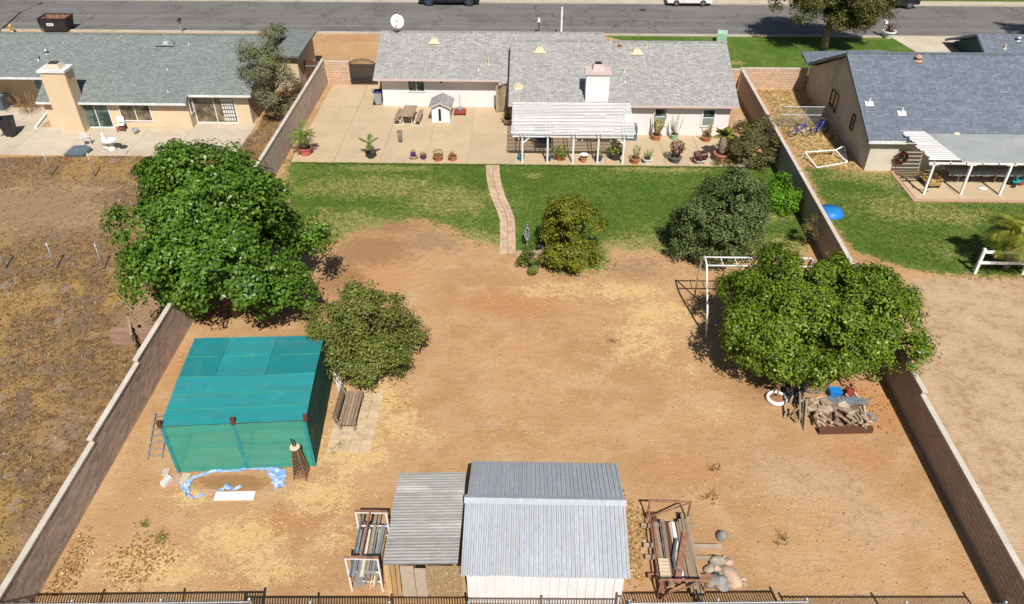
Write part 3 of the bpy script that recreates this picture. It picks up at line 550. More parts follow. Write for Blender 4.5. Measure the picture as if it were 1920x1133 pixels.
MB().box(xm - .22, xm + .22, cyy + .38, cyy + .72, 4.802, 4.86).build('flue_opening', M_black, ch, True)
for u, v_, pl in ((815, 78, 'L'), (1012, 95, 'R'), (1194, 98, 'R')): roof_vent(MH, RP(u, v_, *((YEL, ZEL, SL) if pl == 'L' else (YE, ZE, SR))), SR, M_cream)
for u, v_, h_, pl in ((916, 121, .55, 'L'), (897, 132, .2, 'L'), (1171, 135, .22, 'R'), (1172, 153, .22, 'R'), (972, 187, .3, 'R'), (1212, 88, .3, 'R'), (1145, 79, .3, 'R')): pipe_vent(MH, RP(u, v_, *((YEL, ZEL, SL) if pl == 'L' else (YE, ZE, SR))), h_, .04, M_cream)
q = RP(972, 164, YE, ZE, SR); MB().cbox((q.x, q.y, q.z + .1), (.36, .3, .3)).cbox((q.x, q.y, q.z), (.55, .5, .06), rx=math.atan(SR)).build('box_vent', M_cream, MH, True)
q = RP(1163, 88, YE, ZE, SR); cap_vent(MH, q, M_pinkpav, .16)
q = YP(827, 154, 53.2); MB().ball((q.x, 53.15, q.z), (.07, .07, .07)).box(q.x - .05, q.x + .05, 53.16, 53.247, q.z - .06, q.z + .06).build('wall_lamp', M_black, MH, True)
# satellite dish on the roof ridge
q = RP(746, 59, YEL, ZEL, SL); q.z = ZRL + .02; sd = thing('satellite_dish', 'white satellite dish on the left ridge of the main roof', 'dish', q)
MB().tube([(0, 0, 0), (0, 0, .45), (.02, -.08, .55)], .03, 6).tube([(.1, .1, 0), (0, 0, .35)], .018, 5).build('mast', M_cream, sd)
D = Matrix.Translation((.02, -.12, .72)) @ Matrix.Rotation(R(62), 4, 'X') @ Matrix.Rotation(R(20), 4, 'Y'); dm = MB(); dm.lathe([(.03, .0), (.25, .02), (.42, .07), (.5, .11), (.5, .125), (.42, .085), (.25, .035), (.02, .012)], (0, 0, 0), 18, D); dsh = dm.build('reflector', M_white, sd, False, True)
MB().cbox((.0, -.165, .80), (.16, .01, .07), rx=R(-28)).build('dish_logo', M_slate, dsh); MB().tube([(.02, -.12, .4), (.0, -.62, .55)], .015, 5).cbox((0, -.64, .57), (.1, .12, .07)).build('feed_arm', M_dark, sd)
# slatted side gate between the two wings
sg = thing('side_gate', 'brown slatted gate in the corner between the two house wings', 'gate', (-1.75, 52.3, 0))
for i in range(8): MB().box(-.5 + i * .11, -.42 + i * .11, -.02, .02, .1, 2.0).build('picket', M_woodx, sg)
MB().box(-.5, .4, .021, .06, .4, .5).box(-.5, .4, .021, .06, 1.6, 1.7).build('rail', M_woodx, sg); MB().box(-.6, -.51, -.05, .05, 0, 2.05).build('gate_post', M_woodx, sg)
# air conditioner
def aircon(loc, label, s=1.):
    a = thing('air_conditioner', label, 'air conditioner', loc); MB().box(-.5 * s, .5 * s, -.5 * s, .5 * s, 0, .08).build('base_pad', M_concl, a)
    bd = MB().box(-.42 * s, .42 * s, -.42 * s, .42 * s, .082, .98 * s).build('cabinet', M_slate, a)
    for i in range(11): MB().box(-.4 * s, .4 * s, -.44 * s, -.421 * s, .16 + i * .07 * s, .2 + i * .07 * s).build('louvre', M_slate, bd)
    MB().lathe([(.34 * s, 0), (.36 * s, .03), (.3 * s, .04), (.05, .03)], (0, 0, .982 * s), 16).build('fan_guard', M_galv, a)
aircon((6.75, 48.1, .045), 'grey air conditioner beside the white patio cover'); aircon(tuple(G(6, 206))[:2] + (.05,), 'grey air conditioner by the tan neighbour wall at the left edge', 1.05)

# ---- patio cover of slats
pc = thing('patio_cover', 'white open slat patio cover on five posts against the main house', 'pergola', (2.8, 44.5, .04))
zf, zb_ = 2.2, 2.5
for u in (979.3, 1026, 1073.4, 1119.4, 1166.4):
    x = G(u, 307.4).x; MB().box(x - .055, x + .055, 44.42, 44.53, .04, zf - .205).build('post', M_white, pc, True)
    for dx in (-.11, .11): MB().bar((x + dx, 44.15, zf - .12), (x + dx, 48.3, zb_ - .12), .05, .14).build('rafter', M_white, pc, True)
MB().box(-1.0, 6.5, 44.36, 44.41, zf - .35, zf - .2).build('beam', M_white, pc, True); MB().box(-1.0, 6.5, 44.54, 44.59, zf - .35, zf - .2).build('beam', M_white, pc, True)
MB().bar((-.36, 44.475, 1.4), (.18, 44.475, 1.9), .08).build('brace', M_white, pc, True); MB().bar((5.92, 44.475, 1.4), (5.4, 44.475, 1.9), .08).build('brace', M_white, pc, True)
me0 = None
for i in range(21):
    f_ = i / 20; y = 44.22 + f_ * 3.95; z = zf + (zb_ - zf) * (y - 44.22) / 4 - .02
    if me0 is None: q = MB().cbox((0, 0, 0), (7.66, .105, .025)); me0 = bpy.data.meshes.new('slat'); me0.from_pydata(q.v, [], q.f); me0.materials.append(M_slat)
    o = obj('slat', me0, M_slat, pc, True); o.location = (2.75 + rnd.uniform(-.015, .015), y, z + .02); o.rotation_euler = (0, 0, rnd.uniform(-.001, .001))
def bench_simple(loc, rz, label, Ln, mat, h=.45, d=.4, back=False):
    b_ = thing('bench', label, 'bench', loc, rz); MB().box(-Ln / 2, Ln / 2, -d / 2, d / 2, h - .05, h).build('seat', mat, b_)
    for s in (-1, 1): MB().box(s * (Ln / 2 - .2) - .03, s * (Ln / 2 - .2) + .03, -d / 2 + .03, d / 2 - .03, 0, h - .052).build('leg', mat, b_)
    if back: MB().box(-Ln / 2, Ln / 2, d / 2 - .04, d / 2, h + .12, h + .4).build('backrest', mat, b_); [MB().box(s * (Ln / 2 - .2) - .03, s * (Ln / 2 - .2) + .03, d / 2 - .04, d / 2 - .005, h + .002, h + .118).build('back_post', mat, b_) for s in (-1, 1)]
bench_simple((.3, 47.5, .045), 0, 'long white bench under the left half of the patio cover', 2.3, M_white, back=True); bench_simple((4.5, 47.6, .045), 0, 'long white bench under the right half of the patio cover', 2.3, M_white, back=True)
q = thing('patio_swing', 'dark canopied swing chair under the patio cover', 'swing', (1.0, 46.6, .045)); MB().box(-.5, .5, -.25, .25, .4, .46).build('seat', M_dark, q); MB().box(-.5, .5, .2, .25, .465, .9).build('backrest', M_dark, q)
for s in (-1, 1): MB().bar((s * .56, -.4, 0), (s * .56, 0, 1.4), .04).bar((s * .56, .4, 0), (s * .56, 0, 1.4), .04).bar((s * .56, -.26, .43), (s * .48, -.26, .43), .04).build('side_frame', M_iron, q)
MB().box(-.6, .6, -.35, .35, 1.4, 1.44).build('canopy', M_slate, q)

# ---- left neighbour's house
LH = thing('neighbour_house', 'tan stucco house with green-grey roof and tall chimney at left', 'house', (-30, 52, 0))
SN, YN, ZN = .36, 48.66, 2.03
rn = lambda u, v_: RP(u, v_, YN, ZN, SN)
YRN = 55.35; ZRN = ZN + SN * (YRN - YN); ev = rn(352, 178).y; evl = rn(40, 145).y
roof_piece('roof', [(-46, evl, ZN + SN * (evl - YN)), (rn(82, 147).x, evl, ZN + SN * (evl - YN)), (rn(68, 188).x, YN, ZN), (rn(348, 193).x, YN, ZN), (rn(352, 178).x, ev, ZN + SN * (ev - YN)), (-18.75, ev, ZN + SN * (ev - YN)), (-18.75, YRN, ZRN), (-46, YRN, ZRN)], M_roofl, LH)
roof_piece('roof', [(-46, YRN, ZRN), (-18.75, YRN, ZRN), (-18.75, 62, ZN), (-46, 62, ZN)], M_roofl, LH)
MB().box(-46, -18.76, YRN - .12, YRN + .12, ZRN - .03, ZRN + .03).build('ridge_cap', M_roofl, LH, True)
gable_body(LH, -32.9, -23.05, 49.12, 61.6, ZN + .15, YRN, ZRN - .15, M_stucco_t); gable_body(LH, -23.04, -19.2, 50.05, 61.61, ZN + .5, YRN, ZRN - .16, M_stucco_t, zfar=ZN); gable_body(LH, -45.5, -32.92, 53.15, 61.62, ZN + 1.5, YRN, ZRN - .17, M_stucco_t, zfar=ZN)
for x0, x1, y in ((rn(68, 188).x, rn(348, 193).x, YN), (rn(352, 178).x, -18.74, ev), (-46, rn(82, 147).x, evl)): z = ZN + SN * (y - YN); MB().box(x0, x1, y - .03, y - .002, z - .15, z + .0).build('fascia', M_fasw, LH, True)
MB().box(-20.2, -17.2, 56.0, 61, -.1, 2.5).build('wing_wall', M_stucco_t, LH, True); roof_piece('wing_roof', [(-20.4, 55.5, 2.95), (-16.9, 55.5, 2.85), (-16.9, 61.4, 2.85), (-20.4, 61.4, 2.95)], M_roofl, LH, .15)
wall_open(LH, 'patio_door', 163, 194, 216, 239, 49.12, M_white, M_glass, cols=2); wall_open(LH, 'window', 230, 194, 289, 227, 49.12, M_white, M_glasst, cols=2); pd_ = wall_open(LH, 'patio_door', 371, 181, 449, 230, 50.05, M_white, M_glasst, cols=2)
a, b_ = YP(412, 184, 50.05), YP(444, 227, 50.05)       # curtain squares in the door's right pane
for i in range(5):
    for j in range(6): x = a.x + (b_.x - a.x) * (i + .5) / 5; z = b_.z + (a.z - b_.z) * (j + .5) / 6; MB().box(x - .055, x + .055, 50.018, 50.0285, z - .1, z + .1).build('door_light', M_fasw, pd_, True)
opening(LH, 'window', (-23.052, 49.9, .95), (0, -1, 0), .55, 1.05, (1, 0, 0), M_white, M_glasst, cols=1, fw_=.05)
wall_open(LH, 'side_door', 68, 147, 86, 168, 53.15, M_white, M_blind, cols=1)
b0, b1 = G(119, 246.5), G(162, 248); yC = 48.28
nc = MB().box(b0.x, b1.x, yC, yC + 1.1, -.1, 4.2).build('chimney', M_stucco_t, LH, True); MB().box(b0.x - .1, b1.x + .1, yC - .1, yC + 1.2, 4.201, 4.35).build('chimney_cap', M_fasw, nc, True)
xm = (b0.x + b1.x) / 2; MB().add([(xm - .55, yC + .15, 4.35), (xm + .55, yC + .15, 4.35), (xm + .55, yC + .95, 4.35), (xm - .55, yC + .95, 4.35), (xm - .35, yC + .35, 4.62), (xm + .35, yC + .35, 4.62), (xm + .35, yC + .85, 4.62), (xm - .35, yC + .85, 4.62)], [(0, 1, 5, 4), (1, 2, 6, 5), (2, 3, 7, 6), (3, 0, 4, 7), (4, 5, 6, 7)]).build('flue_hood', M_concl, nc, True)
MB().box(xm - .27, xm + .27, yC + .42, yC + .8, 4.622, 4.68).build('flue_opening', M_dark, nc, True)
for u, v_, h_ in ((314, 130, .3), (315, 172, .25), (354, 83, .15), (72, 113, .6)): pipe_vent(LH, rn(u, v_), h_, .05)
q = rn(87, 100); cap_vent(LH, q, M_galv, .16)
q = rn(316, 82); roof_vent(LH, q, SN, M_galv); MB().cbox((q.x + .3, q.y - .2, q.z + .08), (.4, .3, .25)).cbox((q.x - .2, q.y - .4, q.z + .02), (1.2, .1, .05)).build('box_vent', M_galv, LH, True)

# ---- right neighbour's house
RH = thing('neighbour_house', 'beige stucco house with steep blue-grey roof and gable end at right', 'house', (28, 50, 0))
XR, YR_, ZR_, SRR = 20.55, 43.6, 2.2, .463; YRR = 50.2; ZRR = ZR_ + SRR * (YRR - YR_)
roof_piece('roof', [(XR, YR_, ZR_), (52, YR_, ZR_), (52, YRR, ZRR), (XR, YRR, ZRR)], M_roofr, RH); roof_piece('roof', [(XR, YRR, ZRR), (52, YRR, ZRR), (52, 56.6, ZRR - SRR * 6.4), (XR, 56.6, ZRR - SRR * 6.4)], M_roofr, RH)
MB().box(XR - .01, 52, YRR - .13, YRR + .13, ZRR - .04, ZRR + .035).build('ridge_cap', M_roofr, RH, True)
gable_body(RH, 20.95, 51.5, 44.0, 56.1, ZR_ + .05, YRR, ZRR - .18, M_stucco_g)
MB().box(XR - .01, 52, YR_ - .035, YR_ - .002, ZR_ - .2, ZR_ - .005).build('fascia', M_fasw, RH, True)
for sgn, y_ in ((1, YR_), (-1, 56.6)): MB().bar((XR - .02, y_, (ZR_ if sgn > 0 else ZRR - SRR * 6.4) - .1), (XR - .02, YRR, ZRR - .1), .035, .2).build('barge_board', M_fasb, RH, True)
roof_piece('wing_roof', [(20.4, 56.4, 2.3), (30.5, 56.4, 2.5), tuple(G(1645, 93.5, 3.0)), tuple(G(1503, 97, 2.5))], M_roofr, RH, .14); MB().box(20.98, 26.5, 56.11, 57.2, -.1, 2.2).build('wing_wall', M_stucco_g, RH, True)
for (y0, y1, z0, z1) in ((50.55, 51.95, .95, 2.2), (47.15, 47.7, 1.2, 2.2)): opening(RH, 'window', (20.95, y1, z0), (0, -1, 0), y1 - y0, z1 - z0, (-1, 0, 0), M_iron, M_glasst, cols=2 if y1 - y0 > 1 else 1, fw_=.05)
for u, v_ in ((1629, 195), (1690, 213)): q = RP(u, v_, YR_, ZR_, SRR); pipe_vent(RH, q, .38, .04, M_white); MB().cbox((q.x, q.y - .05, q.z + .03), (.5, .4, .03), rx=math.atan(SRR)).build('flashing', M_white, RH, True)
cap_vent(RH, RP(1721, 112, YR_, ZR_, SRR), M_pinkpav, .24)
q = RP(1796, 257, YR_, ZR_, SRR); MB().bar((q.x - 1.0, q.y, q.z + .04), (q.x + 1.2, q.y, q.z + .04), .05).build('roof_batten', M_cream, RH, True); MB().ball((q.x, q.y + .2, q.z + .1), (.2, .15, .1), 8, 5, .15).build('roof_sponge', M_cream, RH, True)
# garage of the right neighbour
GA = thing('garage', 'slate blue garage with dark gable by the driveway at top right', 'garage', (41, 62, 0)); zg = 2.7
p_r = YP(1835, 64, 63.5); zrg = p_r.z
roof_piece('roof', [(p_r.x - .1, 58.6, zrg - 2.0), (60, 58.6, zrg - 2.0), (60, 63.5, zrg), (p_r.x - .1, 63.5, zrg)], M_roofr, GA); roof_piece('roof', [(p_r.x - .1, 63.5, zrg), (60, 63.5, zrg), (60, 68, zrg - 1.85), (p_r.x - .1, 68, zrg - 1.85)], M_roofr, GA)
MB().prism([(p_r.x + .45, 59.2, -.1), (p_r.x + .45, 67.5, -.1), (p_r.x + .45, 67.5, zrg - 1.9), (p_r.x + .45, 63.5, zrg - .18), (p_r.x + .45, 59.2, zrg - 1.95)], (18, 0, 0)).build('wall', pm('garage_blue', (.05, .10, .12), (.04, .085, .10), 1, .8, .2), GA, True)
for y_, z_ in ((58.6, zrg - 2.0), (68, zrg - 1.85)): MB().bar((p_r.x - .12, y_, z_ - .1), (p_r.x - .12, 63.5, zrg - .1), .04, .2).build('barge_board', M_fasb, GA, True)
d_ = lambda u, v_: RP(u, v_, 58.6, zrg - 2.0, 2 / 4.9)
pipe_vent(GA, d_(1884, 91), .35, .06, M_cream); cap_vent(GA, d_(1909, 75), M_alu, .24)
# right neighbour's patio roof
RC = thing('patio_roof', 'pale blue-grey flat patio roof on white posts at the right edge', 'patio roof', (28, 41.2, .05)); zc = 2.16
roof_piece('roof_panel', [(25.0, 41.05, zc), (36, 41.05, zc), (36, 44.6, zc + .33), (23.95, 44.6, zc + .33)], pm('panel_grey', (.33, .355, .36), (.28, .30, .305), .8, .6, .05, dirt=(.38, .36, .33)), RC, .06)
for i in range(17): f_ = i / 17; y = 41.1 + f_ * 3.4; z = zc + .05 + f_ * .32; x = 23.35 - f_ * .65; MB().box(x - rnd.uniform(0, .25), 24.9 - f_ * .95, y, y + .15, z, z + .025).build('slat', M_slat, RC, True)
for u, v_ in ((1731, 365.5), (1800, 366), (1873, 367), (1950, 368)):
    q = G(u, v_); MB().box(q.x - .06, q.x + .06, 40.92, 41.04, .05, 1.935).build('post', M_white, RC, True); MB().box(q.x - .28, q.x + .28, 40.95, 41.01, 1.94, 2.01).build('bracket', M_white, RC, True)
MB().box(23.1, 36, 40.93, 41.03, 2.012, 2.1).build('beam', M_white, RC, True)
for i in range(14): x = 23.4 + i * .92; MB().box(x - .03, x + .03, 40.82, 41.04, 2.103, 2.16).build('rafter_end', M_white, RC, True)

# ---------------------------------------------------------------- shade house
SH = thing('shade_house', 'turquoise shade-cloth garden house with timber frame in the dirt yard', 'shade house', (-10.5, 21.4, 0))
FL, FR, BL, BR = Vector((-12.93, 18.95, 0)), Vector((-7.84, 19.38, 0)), Vector((-13.42, 23.85, 0)), Vector((-8.2, 24.15, 0)); HZ = 2.47
def lerp(a, b_, t_): return a + (b_ - a) * t_
def roofpt(s, t_): p = lerp(lerp(FL, FR, s), lerp(BL, BR, s), t_); p.z = HZ + .16 * (1 - abs(2 * t_ - 1)) * .6; return p
def cloth(name, f, nu, nv, mat, sag=.03, seed=0):
    q = random.Random(seed); g = MB(); vs = []
    for j in range(nv + 1):
        for i in range(nu + 1):
            p = f(i / nu, j / nv); e = math.sin(math.pi * i / nu) * math.sin(math.pi * j / nv); wv_ = .02 * math.sin(i * 1.7 + seed) * math.sin(j * 1.1 + 2 * seed); dz = Vector((0, 0, -sag * e + q.uniform(-.008, .008) + wv_ * min(1, 4 * e))) if sag else Vector((q.uniform(-.01, .01) + wv_ * e, q.uniform(-.012, .012) + 1.5 * wv_ * e, 0)); vs.append(p + dz)
    g.add(vs, [(j * (nu + 1) + i, j * (nu + 1) + i + 1, (j + 1) * (nu + 1) + i + 1, (j + 1) * (nu + 1) + i) for j in range(nv) for i in range(nu)]); return g.build(name, mat, SH, True, True)
cloth('roof_cloth', lambda s, t_: roofpt(s, t_ * .5), 16, 10, M_cloth_r, .04)
cloth('roof_cloth', lambda s, t_: roofpt(s * .27, .503 + t_ * .497), 8, 10, M_cloth_d, .03, 1); cloth('roof_cloth', lambda s, t_: roofpt(.272 + s * .36, .503 + t_ * .497), 8, 10, M_cloth_r, .03, 2); cloth('roof_cloth', lambda s, t_: roofpt(.634 + s * .366, .503 + t_ * .497), 8, 10, M_cloth_d, .03, 3)
def sidep(a, b_, s, z): p = lerp(a, b_, s); p.z = z; return p
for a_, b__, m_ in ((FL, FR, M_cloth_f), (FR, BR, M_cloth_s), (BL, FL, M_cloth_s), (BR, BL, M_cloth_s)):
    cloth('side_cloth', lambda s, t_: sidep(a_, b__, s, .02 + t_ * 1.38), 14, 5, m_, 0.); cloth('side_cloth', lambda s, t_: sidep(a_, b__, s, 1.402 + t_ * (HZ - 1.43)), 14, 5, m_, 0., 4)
cen = (FL + FR + BL + BR) / 4
for a_, b__ in ((FL, FR), (FR, BR), (BR, BL), (BL, FL)):
    for s in (0, .5):
        p = lerp(a_, b__, s); p = p + (cen - p).normalized() * .1; hi = HZ + .22 if (a_ is FL) or (a_ is FR and s == 0) else HZ - .05
        MB().box(p.x - .06, p.x + .06, p.y - .06, p.y + .06, 0, HZ - .06).build('post', M_woodb, SH, True)
    i0, i1 = a_ + (cen - a_).normalized() * .1, b__ + (cen - b__).normalized() * .1
    for z in (.12, 1.4, HZ - .1): MB().bar((i0.x, i0.y, z), (i1.x, i1.y, z), .06).build('rail', M_woodb, SH, True)
for p in (FL, lerp(FL, FR, .5), FR): MB().cbox((p.x, p.y + .03, HZ + .09), (.15, .13, .3), rz=.1).build('post_top', M_woodb, SH, True)
for p in (FL, lerp(FL, FR, .5), FR): MB().cbox((p.x + (.05 if p is FL else -.05 if p is FR else 0), p.y - .012, HZ / 2), (.12, .008, HZ - .1), rz=.085).build('seam_strip', M_cloth_r, SH, True)
for t_ in (.16, .31, .5, .75):
    g = MB(); [g.bar(roofpt(k / 10, t_) + Vector((0, 0, .012 - .03 * math.sin(math.pi * k / 10))), roofpt((k + 1) / 10, t_) + Vector((0, 0, .012 - .03 * math.sin(math.pi * (k + 1) / 10))), .035, .012) for k in range(10)]; g.build('roof_seam', MATS['shade_cloth_front'], SH, True)
# bench on the tiles
bn = thing('garden_bench', 'weathered slatted timber bench on the tiles beside the shade house', 'bench', (-7.1, 22.05, .03), 0)
for i in range(5): MB().box(-.17 + i * .13, -.06 + i * .13, -.95, .95, .42, .46).build('slat', M_woodg, bn)
for i in range(3): MB().cbox((-.29 - i * .03, 0, .55 + i * .13), (.035, 1.9, .11), ry=-.2).build('back_slat', M_woodg, bn)
for s in (-.8, .8): MB().box(-.25, .48, s - .04, s + .04, .34, .418).box(-.22, -.14, s - .04, s + .04, 0, .339).box(.36, .44, s - .04, s + .04, 0, .339).bar((-.2, s, .4), (-.38, s, .95), .05).build('leg_frame', M_woodg, bn)
MB().box(-.1, .55, -1.1, -1.0, .0, .14).build('plinth', M_ply, bn)
# white folding chairs/poles leaning on the shade house
fr = thing('folded_airer', 'white folded metal airer leaning on the shade house', 'airer', (-7.85, 23.55, 0))
for i in range(5): MB().bar((.15 + .02 * i, -.35 + .1 * i, 0), (-.12, .0 + .12 * i, 1.75), .03).build('rod', M_white, fr)
for z in (.5, 1.0, 1.5): MB().bar((.12 - z * .12, -.3 + z * .1, z), (.2 - z * .15, .15 + z * .15, z), .025).build('rung', M_white, fr)
# ladder on the ground
A, B = G(277, 864), G(292, 779); ld = thing('ladder', 'aluminium ladder lying on the dirt left of the shade house', 'ladder', A, 0); dv = B - A; wx = Vector((.52, .08, 0))
for s in (0, 1): MB().bar(wx * s + Vector((0, 0, .04)), dv + wx * s + Vector((0, 0, .12)), .05, .03).build('stile', M_alu, ld)
for i in range(7): p = dv * ((i + .5) / 7) + Vector((0, 0, .05 + .08 * (i + .5) / 7)); MB().bar(p, p + wx, .035).build('rung', M_alu, ld)
# lattice tower ornament
tw = thing('lattice_tower', 'rusty lattice tower ornament with a disc top before the shade house', 'ornament', G(566, 893)); hh = 1.55
for sx in (-1, 1):
    for sy in (-1, 1): MB().bar((sx * .24, sy * .24, 0), (sx * .09, sy * .09, hh), .03).build('leg', M_rust, tw)
for k in range(9):
    z = .12 + k * .16; r_ = .24 - .15 * z / hh; z2 = z + .16; r2 = .24 - .15 * z2 / hh; g = MB()
    for (a_, b__) in (((-1, -1), (1, -1)), ((1, -1), (1, 1)), ((1, 1), (-1, 1)), ((-1, 1), (-1, -1))): g.bar((a_[0] * r_, a_[1] * r_, z), (b__[0] * r_, b__[1] * r_, z), .015).bar((a_[0] * r_, a_[1] * r_, z), (b__[0] * r2, b__[1] * r2, z2), .015).bar((b__[0] * r_, b__[1] * r_, z), (a_[0] * r2, a_[1] * r2, z2), .015)
    g.build('lattice', M_rust if k < 2 else pm('camo', (.06, .08, .04), (.18, .11, .07), 14, .8, .3), tw)
MB().lathe([(.17, 0), (.19, .03), (.17, .07), (.03, .08)], (0, 0, hh), 14).build('disc', M_cream, tw); MB().bar((-.03, 0, hh + .07), (-.08, .05, hh + .4), .05).bar((.04, 0, hh + .07), (.06, .0, hh + .3), .04).build('finial', M_dark, tw)
# torn blue tarp strip round the bed
def ribbon(name, label, pts, wds, mat, cat, seed):
    q = random.Random(seed); g = MB(); P = [G(*p) for p in pts]; fine = []
    for i in range(len(P) - 1):
        for k in range(5): fine.append((lerp(P[i], P[i + 1], k / 5), wds[i] + (wds[i + 1] - wds[i]) * k / 5))
    fine.append((P[-1], wds[-1])); vs = []
    for i, (p, w_) in enumerate(fine):
        d = (fine[min(i + 1, len(fine) - 1)][0] - fine[max(i - 1, 0)][0]).normalized(); n_ = Vector((-d.y, d.x, 0))
        for k in range(5): vs.append(p + n_ * w_ * ((k - 2) / 2 + q.uniform(-.25, .25)) + Vector((0, 0, .02 + q.uniform(0, .13) * (1 if k in (1, 3) else .3))))
    g.add(vs, [(i * 5 + k, i * 5 + k + 1, i * 5 + k + 6, i * 5 + k + 5) for i in range(len(fine) - 1) for k in range(4)]); return tag(g.build(name, mat), label, cat, 'torn blue tarp pieces by the shade house')
ribbon('torn_tarp', 'crumpled strip of torn blue tarp curving along the bare bed', [(352, 930), (348, 912), (362, 898), (395, 886), (430, 882), (475, 880), (505, 878)], [.06, .16, .06, .05, .12, .06, .12], M_tarp, 'tarp', 1)
ribbon('torn_tarp', 'wide hanging flap of torn blue tarp near the lattice tower', [(505, 878), (520, 890), (524, 905), (522, 918)], [.1, .3, .24, .12], M_tarp, 'tarp', 2)
ribbon('torn_tarp', 'small blue tarp scrap behind the white plank', [(412, 922), (425, 914), (440, 920), (452, 912)], [.04, .1, .05, .09], M_tarp, 'tarp', 3)
ribbon('torn_tarp', 'thin end of blue tarp near the left end of the bed', [(352, 931), (365, 934), (385, 929)], [.04, .03, .02], M_tarp, 'tarp', 4)
def plank(label, p, q, w_, h_, mat, name='plank', z=.0, cat='plank'):
    P, Q_ = G(*p), G(*q); P.z += z + h_ / 2; Q_.z += z + h_ / 2; d = Q_ - P; o = tag(MB().cbox((0, 0, 0), (d.length, w_, h_)).build(name, mat), label, cat); o.location = (P + Q_) / 2; o.rotation_euler = (0, 0, math.atan2(d.y, d.x)); return o
plank('white painted plank lying before the bare bed', (404, 932), (478, 931), .34, .08, M_shedw)
plank('pink plank lying behind the white plank', (380, 921), (412, 924), .15, .06, M_pinkpav); plank('left pink paver strip beside the cinder block', (320, 911), (326, 890), .2, .06, M_pinkpav, 'paver_strip', cat='paver'); plank('right pink paver strip beside the concrete slab', (330, 911), (336, 890), .2, .06, M_pinkpav, 'paver_strip', cat='paver'); plank('pale concrete slab by the shade house corner', (341, 909), (352, 889), .32, .05, M_concl, 'slab', cat='slab'); plank('flat stone near the shade house corner', (306, 887), (318, 886), .35, .06, M_concl, 'flat_stone', cat='stone')
q = G(313, 905); cb = thing('cinder_block', 'white hollow cinder block beside the pink strips', 'block', q, R(70)); MB().box(-.2, .2, -.1, -.07, 0, .18).box(-.2, .2, .07, .1, 0, .18).build('shell', M_white, cb)
for x in (-.185, -.06, .06, .185): MB().box(x - .015, x + .015, -.069, .069, 0, .18).build('web', M_white, cb)

# ---------------------------------------------------------------- metal shed and lean-to
SD = thing('metal_shed', 'grey-blue corrugated metal shed with white panel walls in the foreground', 'shed', (.7, 15.9, 0)); x0, x1 = -1.72, 3.12; yf, yr, yb, zr_, ze_ = 13.6, 15.9, 18.1, 2.62, 1.9
def corrugate(x0, x1, ya, za, yb, zb, pitch, amp, axis='x', prof='rib'):
    g = MB(); n = int(round((x1 - x0) / pitch)); vs = []; st = [(0, 0), (.3, 0), (.42, 1), (.78, 1), (.9, 0)] if prof == 'rib' else [(k / 6, .5 + .5 * math.cos(k / 6 * 2 * math.pi)) for k in range(6)]
    xs = [(x0 + (i + f_) * (x1 - x0) / n, h_ * amp) for i in range(n) for f_, h_ in st] + [(x1, 0)]
    for x, h_ in xs:
        for (y, z) in ((ya, za), (yb, zb)): vs.append((x, y, z + h_) if axis == 'x' else (y, x, z + h_))
    f = [(2 * i, 2 * i + 2, 2 * i + 3, 2 * i + 1) for i in range(len(xs) - 1)]
    k = len(vs); vs += [(p[0], p[1], p[2] - .012) for p in vs]; f += [tuple(j + k for j in reversed(q)) for q in f]; return g.add(vs, f)
for i in range(6):
    a_, b__ = x0 - .14, x1 + .12; w_ = (b__ - a_) / 6; e_ = .004 * (i % 2); corrugate(a_ + i * w_, a_ + (i + 1) * w_ + (.03 if i < 5 else 0), yf + rnd.uniform(-.012, .012), ze_ + e_, yr, zr_ + e_, .15, .045).build('roof_sheet', M_corr, SD, True)
    corrugate(a_ + .05 + i * w_, a_ + .05 + (i + 1) * w_ + (.03 if i < 5 else -.06), yr + .01, zr_ + e_, yb + rnd.uniform(-.012, .012), ze_ + e_, .15, .045).build('roof_sheet', M_corr, SD, True)
MB().add([(x0 - .17, yr - .17, zr_ + .0), (x1 + .15, yr - .17, zr_ + .0), (x1 + .15, yr, zr_ + .075), (x0 - .17, yr, zr_ + .075), (x1 + .15, yr + .17, zr_ + .0), (x0 - .17, yr + .17, zr_ + .0)], [(0, 1, 2, 3), (3, 2, 4, 5)]).build('ridge_cap', M_corr, SD, True)
MB().prism([(x0, yf + .32, 0), (x0, yb - .2, 0), (x0, yb - .2, ze_ - .02), (x0, yr, zr_ - .07), (x0, yf + .32, ze_ + .03)], (x1 - x0, 0, 0)).build('shed_wall', M_shedw, SD, True)
for i in range(17): xx = x0 + .02 + i * (x1 - x0 - .02) / 17; MB().box(xx, xx + (x1 - x0) / 17 - .014, yf + .29, yf + .319, 0, ze_ - .03).build('wall_panel', M_shedw, SD, True)
LT = thing('lean_to', 'low lean-to with ribbed grey metal roof against the shed', 'lean-to', (-3, 15.8, 0)); lx0, lx1 = -4.3, -1.98
for i in range(4): e_ = .005 * (i % 2); corrugate(13.98 + .905 * i, 13.98 + .905 * (i + 1) + (.03 if i < 3 else 0), lx0 + rnd.uniform(-.03, .02), 1.80 + e_, lx1, 1.92 + e_, .115, .02, 'y', 'sin').build('roof_sheet', M_corrg, LT, True, True)
for x in (-4.15, -2.1):
    for y in (14.2, 17.4): MB().box(x - .05, x + .05, y - .05, y + .05, 0, 1.72 + (x + 4.3) * .05).build('post', M_woodt, LT, True)
for y in (14.2, 17.4): MB().bar((-4.25, y, 1.75), (-2.02, y, 1.86), .05, .06).build('beam', M_woodt, LT, True)
